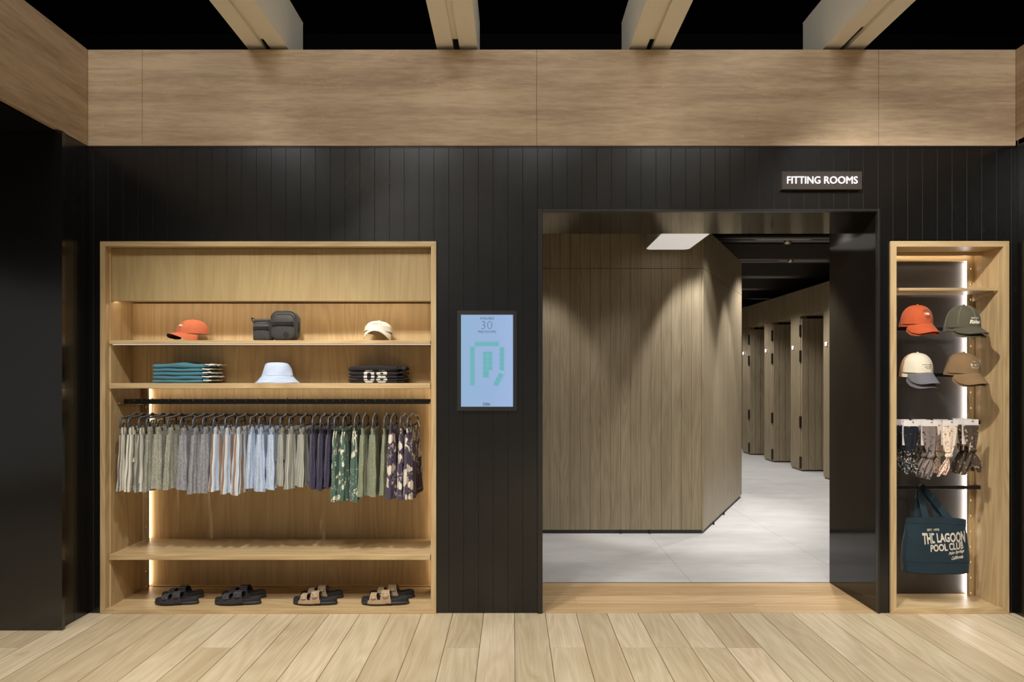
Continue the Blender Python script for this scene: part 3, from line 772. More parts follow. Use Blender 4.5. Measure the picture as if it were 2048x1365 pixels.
def make_hanger(zr, clip_z):
    root = empty('hanger'); z0 = clip_z    # origin on the rail top; hanger plane is the local YZ plane
    b = MB(); pts = []
    for k in range(13):
        a = math.radians(-60+k*20); pts.append((0, 0.0+0.0095*math.sin(a-0.4)-0.0, 0.003-0.006+0.0095*math.cos(a-0.4)+0.0))
    pts = [(0, -0.0105, -0.014), (0, -0.0105, -0.002), (0, -0.008, 0.0035), (0, 0, 0.006), (0, 0.008, 0.0035), (0, 0.0105, -0.004), (0, 0.0105, -0.030), (0, 0.006, -0.042), (0, 0.0, -0.050), (0, 0, -0.094)]
    b.tube(pts, 0.0018, 6); b.fin('hook', M['chrome'], root)
    b = MB(); H = -0.098; end = clip_z-0.002
    path = [(-0.186, end), (-0.184, end+0.028), (-0.178, H-0.022), (-0.160, H-0.010), (-0.10, H-0.007), (-0.035, H-0.003), (-0.015, H+0.006), (0, H+0.008)]
    path = path+[(-y, z) for y, z in path[-2::-1]]
    b.tube([(0, y, z) for y, z in path], 0.005, 8, flat=(0.0065, 0.0042), up=(1, 0, 0)); b.fin('arm', M['hanger'], root)
    b = MB(); b.tube([(0, -0.182, clip_z+0.022), (0, 0.182, clip_z+0.022)], 0.0015, 6); b.fin('clip_bar', M['chrome'], root)
    for y in (-0.13, 0.13):
        b = MB()
        for s in (-1, 1): b.prism([(s*0.004, y-0.012, clip_z+0.03), (s*0.004, y+0.012, clip_z+0.03), (s*0.017, y+0.010, clip_z-0.012), (s*0.017, y-0.010, clip_z-0.012)], (s*0.002, 0, 0))
        b.fin('clip', M['chrome'], root)
    return root
HK = [270.5, 285.7, 304.4, 324.5, 340, 362, 388, 410.6, 430, 450, 471, 493, 516, 531.6, 553.6, 573.8, 594, 613, 633, 651, 667, 680.7, 694.4, 714.5, 731.6, 750.4, 774.6, 788, 811, 826]
FR = [240, 256, 277, 293, 309.5, 335, 361, 385.5, 405, 426.5, 450, 472.5, 499.8, 517.5, 540, 560, 578, 601, 624.5, 640.5, 656, 668.5, 686, 709, 725.5, 745.5, 768, 781.5, 800.5, 814.5]
KINDS = [('cream', 986, 'cream and grey striped shorts'), ('sage', 981, 'sage grey chambray shorts'), ('grey', 984, 'plain grey chambray shorts'),
         ('multi', 986, 'blue, white and brown striped shorts'), ('sky', 982, 'plain pale blue shorts'), ('fine', 975, 'fine grey pinstriped shorts'),
         ('navy', 977, 'dark navy shorts'), ('green', 1004, 'green flower print shorts with cream drawstring'), ('olive', 992, 'plain olive shorts'), ('plum', 1002, 'plum shorts with pale flower print')]
NXT = ['', 'the cream striped', 'the sage grey', 'the plain grey', 'the wide striped', 'the pale blue', 'the pinstriped', 'the navy', 'the green flowered', 'the olive', '']
SHORT = ['cream striped', 'sage grey', 'plain grey', 'brown striped', 'pale blue', 'pinstriped', 'navy', 'green flowered', 'olive', 'plum flowered']
h0 = None
for i in range(30):
    kind, hem, what = KINDS[i//3]; j = i % 3
    xh = X(HK[i], RY); xf = (FR[i]-1025)*S(RY-0.186); ang = math.asin(max(-0.3, min(0.3, (xh-xf)/0.186)))
    waist = 1.113+R.uniform(-0.004, 0.004); hz = CAM_H-(hem+R.uniform(-5, 5)-760)*S(-0.03)
    if i == 23: hz -= 0.012
    gap = 0.06 if i == 29 else (X(FR[i+1])-X(FR[i]))
    thick = min(0.030, max(0.019, gap*0.46))
    s = make_shorts(kind, waist, hz, thick, 100+i); s.location = (xh, RY, waist); s.rotation_euler = (0, 0, -ang)
    if i % 3 == 0: where = 'first of its three from the left' if i else 'first on the rail beside the oak side'
    pos = ['nearest the %s pairs to their left' % SHORT[i//3-1] if i//3 else 'first on the rail beside the oak side panel', 'middle one of the three', 'nearest the %s pairs to their right' % SHORT[i//3+1] if i//3 < 9 else 'last on the rail'][j]
    tag(s, '%s, %s' % (what, pos), 'shorts', 'shorts on the clothes rail')
    zrel = waist+0.000-RZ1
    if h0 is None: h = h0 = make_hanger(RZ1, 1.113-RZ1)
    else:
        h = h0.copy(); COL.objects.link(h)
        for ch in h0.children: c = ch.copy(); COL.objects.link(c); c.parent = h
    h.location = (xh, RY, RZ1); h.rotation_euler = (0, 0, -ang)
    pos = ['the first of the three %s pairs', 'the middle one of the three %s pairs', 'the last of the three %s pairs'][j] % SHORT[i//3]
    tag(h, 'grey clip hanger holding %s from the left' % pos if j != 1 else 'grey clip hanger holding %s' % pos, 'hanger', 'clip hangers on the rail')

# ================================================================== CAPS
def cloth(name, c, bump=0.12, rough=0.85):
    t = NT(name); ob = t.coord(); n = t.noise(ob, 500, 2, 0.6); w = t.noise(ob, 40, 3)
    t.bump(t.m('ADD', t.m('MULTIPLY', n, 0.4), w), bump, 0.004)
    return t.set(t.mix(t.m('MULTIPLY', n, 0.22), c, tuple(q*0.45 for q in c[:3])+(1,)), rough, spec=0.15, sheen=0.1)
def make_cap(name, crown_c, brim_c, prints, loc, rot, size=1.0, stitch=None, back_c=None, peak=1.0, brim_len=0.068, brim_side=62, droop=0.030, under_c=None, brim_drop=0.010, qe=0.42):
    """front of the cap is local -Y; base of the crown at local z=0"""
    root = empty(name, loc, rot); root.scale = (size,)*3
    a_, b_, h_ = 0.083, 0.100, 0.118*peak
    def crown(az, k):      # k 0 base .. 1 top ; az 0 = front
        e = 2.5; r = max(0.0, 1-k**e)**(1/e)
        z = h_*k
        sx, sy = math.sin(az), -math.cos(az)
        fr = max(0, math.cos(az)); bk = max(0, -math.cos(az))
        seam = 1-0.012*math.exp(-(((az*6/(2*PI)) % 1.0-0.5)/0.045)**2) if False else 1.0
        d = min(abs(((az+PI/6*0) % (PI/3))), PI/3-((az) % (PI/3))); seam = 1-0.018*math.exp(-(d/0.05)**2)*r
        x = a_*sx*r*seam; y = b_*sy*r*seam*(1.0+0.03*fr*(1-k)); y += 0.012*k*fr*r
        z += 0.004*fr*(1-k)-0.012*bk*(1-k)*0.5
        w = 0.0016*math.sin(az*7+3*k)*(1-k)
        return Vector((x+w*sx, y+w*sy, z))
    crown_m = cloth(name+'_crown_cloth', crown_c); brim_m = cloth(name+'_brim_cloth', brim_c) if brim_c != crown_c else crown_m
    b = MB(); b.grid(lambda u, v: crown(2*PI*u, math.sin(v*PI/2)**0.9), 72, 18, cu=True)
    b.grid(lambda u, v: crown(2*PI*u, 0.02)*(1-0.04*v)+Vector((0, 0, 0.03*v)), 48, 2, cu=True)
    if back_c:
        for f in b.b.faces:
            if f.calc_center_median().y > 0.012: f.material_index = 1
    b.fin('crown', [crown_m]+([cloth(name+'_rear_cloth', back_c)] if back_c else []), root)
    if stitch:
        b = MB()
        for k in range(6):
            for off in (-0.035, 0.035):
                az = k*PI/3+off; b.tube([crown(az, math.sin((0.03+0.92*v/10)*PI/2)**0.9)*1.004 for v in range(11)], 0.0006, 4)
        b.fin('stitching', cloth(name+'_stitch', stitch), root)
    b = MB(); b.lathe([(0, 0.006), (0.005, 0.005), (0.007, 0.002), (0.007, -0.001)], 14, (0, 0.0, h_)); b.fin('button', crown_m, root)
    # brim, 3 mm thick, arched across and dipping forward
    A = math.radians(brim_side)
    def brim(u, v, t_=0.0):
        az = -A+2*A*u; base = crown(az, 0.0)
        q = max(0.0, math.cos(az/A*PI/2))**qe; Ld = brim_len*q*v
        x = base.x*(1+0.10*v*q); y = base.y-Ld
        z = 0.001-droop*(abs(x)/0.07)**2.0*(0.25+0.75*v)-brim_drop*v*q+0.012*(1-(abs(x)/0.075)**2)*0.6*1 - t_
        return Vector((x, y, z))
    b = MB(); b.grid(lambda u, v: brim(u, v), 36, 10); b.grid(lambda u, v: brim(1-u, v, 0.003), 36, 10, mi=1)
    b.grid(lambda u, v: brim(u, 1, 0.003*v), 36, 1)
    bo = b.fin('brim', [brim_m, cloth(name+'_brim_lining', under_c) if under_c else brim_m], root)
    b = MB()
    for vv in (0.35, 0.6, 0.85): b.tube([brim(0.04+0.92*k/30, vv)+Vector((0, 0, 0.0004)) for k in range(31)], 0.0004, 4)
    b.fin('brim_stitching', brim_m, bo)
    for (txt, c, zc, wpx, hpx, arc, kw) in prints:
        b = MB()
        def fn(x, y):
            az = x/(b_*0.92); zz = zc+y+arc*x*x
            k = max(0.02, min(0.96, zz/h_)); p = crown(az, k); return p+Vector((math.sin(az), -math.cos(az), 0.25)).normalized()*0.0015
        add_text(b, txt, 0.02, fn, width=wpx, height=hpx, **kw); b.fin('embroidery', plain(name+'_thread', c, 0.8), root)
    return root
def rest_on(o, z):
    bpy.context.view_layer.update()
    lo = min((ch.matrix_world @ v.co).z for ch in o.children for v in ch.data.vertices)
    o.location.z += z+0.0006-lo
ORANGE, OLIVEC, CREAM, BROWNC = rgb(182, 84, 48), rgb(84, 80, 66), rgb(212, 202, 180), rgb(128, 102, 72)
D = math.radians
def P(px, py, Y): return (X(px, Y), Y, Z(py, Y))
def orange_prints(): 
    nv = rgb(62, 46, 60)
    return [('STUDIO WORLD', nv, 0.084, 0.058, 0.009, -6, {}), ('1980', rgb(232, 224, 206), 0.063, 0.036, 0.0145, 0.0, dict(offset=0.0008)), ('COWBOY', nv, 0.045, 0.038, 0.008, 3.0, dict(offset=0.0004)), ('CLUB', nv, 0.035, 0.018, 0.006, 3.0, {})]
# upper rail of the narrow niche: two caps deep on each hook; lower rail the same
caps = []
def hung(name, n_lab, px, py, peak, prints, cc, bc, labs, cat='cap', grp='caps hung in the narrow niche', size=1.0, back=None, stitch=None, tilt=12, yaw=8, droop=0.034, under=None, dz2=0.014, bl=0.062, drop=0.045):
    for j in (0, 1):
        Y = 0.02+0.016*j*1.0
        x, y, z = P(px, py, 0.045)
        o = make_cap(name, cc, bc, prints if j == 0 else [], (x-0.000*j, 0.045+0.014*j, z-dz2*j), (D(-tilt*1), 0, D(yaw)), size*(1-0.035*j), stitch, back, peak, bl, 74, droop, under, drop)
        tag(o, labs[j], cat, grp)
NM = 'baseball_cap'
def rx(t): return t
hung(NM, 0, 1832, 649, 1.0, orange_prints(), ORANGE, ORANGE, ('orange cap with a dark and white crest, front one on the top rail', 'orange cap nested behind the crested orange one, only its brim edge showing'), size=0.98, tilt=-6, droop=0.022)
hung(NM, 0, 1924, 656, 1.10, [('MONTANA', rgb(214, 208, 192), 0.056, 0.054, 0.009, 0, dict(offset=0.0004)), ('Riders', rgb(222, 216, 200), 0.034, 0.078, 0.023, 0, dict(shear=0.25, offset=0.0009))], OLIVEC, OLIVEC,
     ('dark olive cap with white lettering and pale seams, beside the orange caps', 'dark olive cap tucked behind the lettered olive one, brim edge showing'), size=1.04, stitch=rgb(150, 142, 118), tilt=-6, droop=0.010, dz2=0.022, bl=0.062, drop=0.030)
hung(NM, 0, 1832, 745, 1.02, [('~ ~ ~ ~ ~', rgb(52, 46, 42), 0.052, 0.070, 0.005, 0, dict(offset=0.0006)), ('Camino Madrid', rgb(52, 46, 42), 0.040, 0.052, 0.007, 0, dict(shear=0.2)), ('Sunset', rgb(52, 46, 42), 0.030, 0.030, 0.006, 0, {})], CREAM, rgb(104, 102, 108),
     ('cream cap with grey brim and tan rear panel, on the second rail', 'cream cap with grey brim hidden behind its twin, grey brim edge showing below'), size=0.98, back=rgb(176, 130, 84), tilt=-6, droop=0.020, dz2=0.028, bl=0.066, drop=0.056)
hung(NM, 0, 1924, 746, 1.02, [('* * *', rgb(222, 216, 202), 0.070, 0.026, 0.008, 0, dict(offset=0.0006)), ('SN   ~m~   TX', rgb(222, 216, 202), 0.052, 0.060, 0.014, 0, dict(offset=0.0005)), ('FIREMAN COUNTRY', rgb(222, 216, 202), 0.034, 0.056, 0.007, 4.0, {})], BROWNC, BROWNC,
     ('tan brown cap with small white crest, at the right end of the second rail', 'tan brown cap nested behind the crested tan one on the second rail'), size=1.02, tilt=-6, droop=0.022, dz2=0.014, bl=0.066, drop=0.052)

# caps lying on the upper shelf of the wide niche
SH1, SH2, SH3, BASE = 1.6385, 1.380, 0.3475, 0.028
o = make_cap(NM, rgb(204, 112, 76), rgb(204, 112, 76), [('STUDIO WORLD', rgb(90, 60, 70), 0.062, 0.044, 0.007, -4, {}), ('1980', rgb(238, 232, 218), 0.049, 0.034, 0.011, 0, dict(offset=0.0008)), ('COWBOY', rgb(90, 60, 70), 0.037, 0.032, 0.006, 3, {}), ('CLUB', rgb(90, 60, 70), 0.029, 0.014, 0.005, 3, {})],
             (X(386, 0.14), 0.14, SH1+0.0), (D(3), D(3), D(-28)), 0.98, brim_len=0.066, droop=0.026, peak=0.74, under_c=rgb(60, 24, 14), brim_drop=0.006, brim_side=76)
rest_on(o, SH1)
tag(o, 'orange cap lying on the upper shelf of the wide niche, brim turned to the left', 'cap')
o = make_cap(NM, rgb(228, 222, 206), rgb(228, 222, 206), [('.', rgb(178, 52, 44), 0.055, 0.007, 0.004, 0, dict(offset=0.002)), ('American Surf', rgb(96, 92, 84), 0.043, 0.066, 0.009, -2.0, {}), ('~ OUTFITTERS ~', rgb(110, 106, 98), 0.031, 0.060, 0.006, -2.0, {})],
             (X(757, 0.16), 0.16, SH1+0.022), (D(-2), D(3), D(4)), 1.04, brim_len=0.050, droop=0.032, peak=0.58, brim_side=74, under_c=rgb(150, 164, 152)); rest_on(o, SH1)
tag(o, 'off-white cap with pale green brim lining, lying on the upper shelf near the right end', 'cap')

# ------------------------------------------------------------------ bucket hat
r = empty('bucket_hat', (X(555, 0.145), 0.145, SH2+0.001))
skyc = cloth('bucket_hat_cloth', rgb(186, 200, 224), 0.3)
def bh(p, u, v):
    a = 2*PI*u; w = 0.0022*math.sin(a*5+v*9)+0.0018*math.sin(a*3+2); k = 1+w/0.09*(0.4+v)
    return Vector((p.x*k*1.0, p.y*k*0.84, p.z+0.0025*math.sin(a*3+1)*(v > 0.75)))
S_ = 0.92
b = MB(); b.lathe([(0.0, 0.128), (0.030, 0.1275), (0.056, 0.125), (0.071, 0.117), (0.078, 0.104), (0.084, 0.085), (0.089, 0.062), (0.094, 0.044)], 56, fn=bh); b.fin('crown', skyc, r)
b = MB(); b.lathe([(0.0935, 0.046), (0.0955, 0.043), (0.101, 0.034), (0.112, 0.020), (0.124, 0.008), (0.137, 0.002), (0.137, 0.0), (0.123, 0.005), (0.098, 0.034)], 64, fn=bh); bo = b.fin('brim', skyc, r)
b = MB()
for rr_, zz in ((0.104, 0.0315), (0.1125, 0.0215), (0.1205, 0.0125), (0.129, 0.0068)): b.tube([(rr_*math.cos(k*PI/24), rr_*0.84*math.sin(k*PI/24), zz) for k in range(48)], 0.0006, 4, closed=True)
b.fin('brim_stitching', skyc, bo)
b = MB(); b.tube([(0.0945*math.cos(k*PI/24), 0.0945*0.84*math.sin(k*PI/24), 0.046) for k in range(48)], 0.0016, 6, closed=True); b.fin('band_seam', skyc, r)
tag(r, 'pale blue cotton bucket hat standing on the second shelf', 'hat')

# ------------------------------------------------------------------ crossbody bag
nyl = cloth('grey_coated_nylon', rgb(66, 65, 62), 0.06, 0.5); nyl2 = cloth('dark_webbing', rgb(34, 33, 32), 0.15, 0.7)
r = empty('crossbody_bag', (X(553, 0.10), 0.10, SH1+0.001)); k_ = 0.003075
def rbox(x0, x1, z0, z1, y0, y1, rad, bulge=0.008):
    """soft box: rounded outline in XZ, puffed front"""
    b = MB(); out = []
    cx, cz = (x0+x1)/2, (z0+z1)/2; w, h = (x1-x0), (z1-z0)
    pts = rrect(w, h, rad, 6); n = len(pts)
    def f(u, v):
        i = int(round(u*n)) % n; px_, pz_ = pts[i]
        s = [0.0, 0.55, 0.90, 1.0, 1.0, 0.97, 0.90, 0.0]; yy = [y0-bulge, y0-bulge*0.85, y0-bulge*0.1, y0+0.006, (y0+y1)/2, y1-0.006, y1, y1]
        j = int(round(v*7)); return Vector((cx+px_*s[j], yy[j], cz+pz_*s[j]))
    b.grid(f, n, 7, cu=True); return b
b = rbox((546-553)*k_, (598-553)*k_, 0.0, 0.180, -0.045, 0.045, 0.045); mbag = b.fin('main_compartment', nyl, r)
b = rbox((551-553)*k_, (596-553)*k_, 0.004, 0.160, -0.066, -0.04, 0.038, 0.006); b.fin('front_pocket', nyl, mbag)
b = rbox((512-553)*k_, (547-553)*k_, 0.0, 0.132, -0.045, 0.035, 0.016); b.fin('side_compartment', nyl, r)
b = rbox((513-553)*k_, (546-553)*k_, 0.0, 0.100, -0.062, -0.04, 0.012, 0.006); b.fin('side_pocket', nyl, r)
def pl(b, pts, rad, **k): b.tube(pts, rad, 6, **k)
b = MB(); pl(b, [((514.5-553)*k_, -0.068, 0.073), ((545-553)*k_, -0.068, 0.073)], 0.002, flat=(0.012, 0.001), up=(0, 1, 0)); pl(b, [((551-553)*k_, -0.0745, 0.100), ((595-553)*k_, -0.0745, 0.100)], 0.002, flat=(0.0125, 0.001), up=(0, 1, 0)); 
b.fin('webbing', nyl2, r)
b = MB(); out = rrect(0.150, 0.165, 0.042, 6)
pl(b, [((572-553)*k_+x*1.0, -0.048, 0.094+z*1.02) for x, z in out if z > -0.02], 0.0018); b.fin('zip', nyl2, mbag)
b = MB(); out = rrect(0.140, 0.150, 0.036, 6)
pl(b, [((573.5-553)*k_+x*0.97, -0.0665, 0.083+z*1.0) for x, z in out if z > 0.0], 0.0013); b.fin('pocket_zip', nyl2, mbag)
b = MB(); pl(b, [((513-553)*k_, -0.050, 0.118), ((546-553)*k_, -0.050, 0.120)], 0.0018); pl(b, [((546-553)*k_, -0.052, 0.120), ((541-553)*k_, -0.064, 0.108), ((540-553)*k_, -0.066, 0.100)], 0.0014); b.fin('side_zip', nyl2, r)
b = MB(); d = 0.0155; cx, cz = (580-553)*k_, 0.036
for p, q in (((0, d), (d, 0)), ((d, 0), (0, -d)), ((0, -d), (-d, 0)), ((-d, 0), (0, d))): pl(b, [(cx+p[0], -0.0735, cz+p[1]), (cx+q[0], -0.0735, cz+q[1])], 0.0011)
pl(b, [(cx-0.004, -0.0735, cz-0.005), (cx-0.004, -0.0735, cz+0.005), (cx, -0.0735, cz-0.001), (cx+0.004, -0.0735, cz+0.005), (cx+0.004, -0.0735, cz-0.005)], 0.0008)
b.fin('diamond_badge', nyl2, r)
b = MB(); pl(b, [((514-553)*k_, -0.01, 0.122), ((509-553)*k_, -0.012, 0.136), ((505.5-553)*k_, -0.012, 0.140), ((506-553)*k_, -0.015, 0.128), ((510-553)*k_, -0.02, 0.108), ((511-553)*k_, -0.02, 0.085)], 0.004, flat=(0.010, 0.0018), up=(1, 0, 0.2)); 
pl(b, [((597-553)*k_, -0.01, 0.120), ((600.5-553)*k_, -0.01, 0.105), ((600-553)*k_, -0.01, 0.080), ((598-553)*k_, -0.01, 0.050)], 0.004, flat=(0.010, 0.0018), up=(1, 0, 0)); b.fin('strap', nyl2, r)
b = MB(); pl(b, [((510.5-553)*k_, -0.018+0.009*math.cos(a*PI/5), 0.104+0.009*math.sin(a*PI/5)) for a in range(10)], 0.0014, closed=True); b.fin('strap_ring', M['chrome'], r)
tag(r, 'dark grey coated crossbody bag with two compartments on the upper shelf', 'bag')

# ------------------------------------------------------------------ folded stacks
def fold_slab(xl, xr, yf, yb, z0, z1, seed, hump=0.0, dx=0.0):
    rr = random.Random(seed); ph = rr.uniform(0, 6)
    b = MB(); n = 40; th = (z1-z0); R_ = th*0.48
    prof = []
    for k in range(9): a = PI/2+PI*k/8; prof.append((R_*math.cos(a)+yf+R_, z0+th/2+R_*math.sin(a)))     # rounded front fold
    prof += [((yf+yb)/2, z0+th/2-R_), (yb, z0+th/2-R_), (yb, z0+th/2+R_), ((yf+yb)/2, z0+th/2+R_)]
    def f(u, v):
        x = xl+(xr-xl)*u; j = int(round(v*len(prof))) % len(prof); y, z = prof[j]
        top = 1 if z > z0+th/2 else 0
        e = min(1, min(u, 1-u)*14)**0.5; zc = z0+th/2
        z = zc+(z-zc)*(0.72+0.28*e)+0.0010*math.sin(9*u+ph)+top*hump*math.exp(-((u-0.52)/0.16)**2)*(0.45 if y < yf+0.03 else 1.0)
        y = y+0.0022*math.sin(5*u*PI+ph)+0.0015*math.sin(13*u+ph)
        return Vector((x, y, z))
    V = b.grid(f, n, len(prof), cv=True); b.cap(V[0][::-1]); b.cap(V[-1]); return b
def ruffle(x0, x1, yf, yb, z0, z1, seed, th=0.0022):
    """gathered cloth edge at the end of a folded piece"""
    rr = random.Random(seed); p = [rr.uniform(0, 6) for _ in range(4)]; zc, a = (z0+z1)/2, (z1-z0)/2-0.002
    b = MB()
    def f(u, v, s=0):
        x = x0+(x1-x0)*u; y = yf+(yb-yf)*v
        z = zc+a*0.85*math.sin(v*17+p[0]+2.5*u)*(0.3+0.7*u)*(0.6+0.4*math.sin(9*u+p[1])); return Vector((x+0.003*math.sin(11*v+p[2]), y, z+s*th))
    b.grid(lambda u, v: f(u, v), 10, 24); b.grid(lambda u, v: f(u, v, 1), 10, 24)
    b.grid(lambda u, v: f(1, u, v), 24, 1); b.grid(lambda u, v: f(u, 0, v), 10, 1)
    return b
tealc = cloth('teal_jersey', rgb(76, 122, 136), 0.1); whitec = cloth('white_lining', rgb(226, 220, 206), 0.2); blk = cloth('black_jersey', rgb(38, 34, 36), 0.1); printc = cloth('grey_white_print', rgb(196, 190, 182), 0.2)
xl, xr = X(304, 0.05), X(404, 0.05); zz = SH2+0.0005
tz = [(0.0, 0.0205, 0, 100), (0.0205, 0.0445, 1, 101), (0.0445, 0.068, 1.5, 103), (0.068, 0.090, 2, 103), (0.090, 0.118, 1.5, 109)]
ORD = ['bottom of the teal stack', 'second from the bottom of the teal stack', 'middle of the teal stack', 'second from the top of the teal stack', 'topmost of the teal stack']
for i, (a, c, dxp, _) in enumerate(tz):
    r = empty('folded_garment', ((xl+xr)/2, 0.05, zz+a)); L = r.location
    x0, x1 = xl-L.x+dxp*0.003, xr-L.x+(0.0 if i < 4 else 0.012)
    th = c-a-0.0008
    fold_slab(x0, x1, -0.0, 0.22, 0, th, 20+i, 0.014 if i == 4 else 0).fin('body', tealc, r)
    ruffle(x1-0.004, x1+0.034+0.004*(i % 2), 0.004, 0.20, 0.002, th*0.62, 40+i, 0.004).fin('hem_edge', tealc, r)
    ruffle(x1+0.004, x1+0.056+0.006*((i*2) % 3-1), 0.0, 0.18, th*0.40, th, 60+i, 0.0065).fin('lining', whitec, r)
    tag(r, 'folded teal garment with white lining, %s' % ORD[i], 'folded garment', 'folded teal garments')
xl, xr = X(697, 0.05), X(794, 0.05); tz = [(0, 0.0125), (0.0125, 0.026), (0.026, 0.047), (0.047, 0.070), (0.070, 0.106)]
# block numerals 0 and 8 as one outline set, sliced so every folded piece carries its own strip of the print
def number_polys():
    s = 0.0030; P_ = []
    def ring(cx, zlo, zhi, w, t_, ch):
        o = [(cx-w/2+ch, zlo), (cx+w/2-ch, zlo), (cx+w/2, zlo+ch), (cx+w/2, zhi-ch), (cx+w/2-ch, zhi), (cx-w/2+ch, zhi), (cx-w/2, zhi-ch), (cx-w/2, zlo+ch)]
        c2 = ch*0.45; W, B_, T_ = w/2-t_, zlo+t_*0.72, zhi-t_*0.72
        q = [(cx-W+c2, B_), (cx+W-c2, B_), (cx+W, B_+c2), (cx+W, T_-c2), (cx+W-c2, T_), (cx-W+c2, T_), (cx-W, T_-c2), (cx-W, B_+c2)]
        for k in range(8): P_.append([o[k], o[(k+1) % 8], q[(k+1) % 8], q[k]])
    c0 = X(738, 0.05)-(xl+xr)/2; c8 = X(763.5, 0.05)-(xl+xr)/2
    ring(c0, 0.003, 0.078, 0.064, 0.020, 0.012)
    ring(c8, 0.003, 0.0425, 0.066, 0.020, 0.0135); ring(c8, 0.0385, 0.078, 0.063, 0.020, 0.0135)
    return P_
NP = number_polys()
ORD = [o.replace('teal', 'black') for o in ORD]
for i, (a, c) in enumerate(tz):
    r = empty('folded_garment', ((xl+xr)/2, 0.05, zz+a)); L = r.location; th = c-a-0.0006; y0 = 0.0
    x0, x1 = xl-L.x+(0.002, 0, 0.002, 0.002, 0.0)[i], xr-L.x+0.002*(i % 2)
    fold_slab(x0, x1, 0, 0.22, 0, th, 80+i, 0.006 if i == 4 else 0).fin('body', blk, r)
    ruffle(x1-0.004, x1+0.036+0.004*((i+1) % 3), 0.006, 0.20, 0.001, th, 90+i, 0.006).fin('sleeve_edge', blk, r)
    g = MB(); th2 = th/2; R_ = th*0.48
    for poly in NP:
        g.b.faces.new([g.b.verts.new((x, 0, z)) for x, z in poly])
    for co, no in ((a+0.0012, (0, 0, -1)), (c-0.0012, (0, 0, 1))):
        bmesh.ops.bisect_plane(g.b, geom=list(g.b.verts)+list(g.b.edges)+list(g.b.faces), plane_co=(0, 0, co), plane_no=no, clear_outer=True)
    cuts = 5
    for k in range(1, cuts):
        bmesh.ops.bisect_plane(g.b, geom=list(g.b.verts)+list(g.b.edges)+list(g.b.faces), plane_co=(0, 0, a+(c-a)*k/cuts), plane_no=(0, 0, 1))
    ph = random.Random(80+i).uniform(0, 6)
    for v in g.b.verts:
        z = v.co.z-a; dz = max(-1, min(1, (z-th2)/R_)); u = (v.co.x-x0)/(x1-x0)
        v.co = Vector((v.co.x, R_-R_*math.sqrt(max(0, 1-dz*dz))-0.0012+0.0022*math.sin(5*u*PI+ph)+0.0015*math.sin(13*u+ph), z))
    if len(g.b.faces): g.fin('number_print', printc, r)
    else: g.b.free()
    tag(r, 'folded black garment with white number print, %s' % ORD[i], 'folded garment', 'folded black garments')

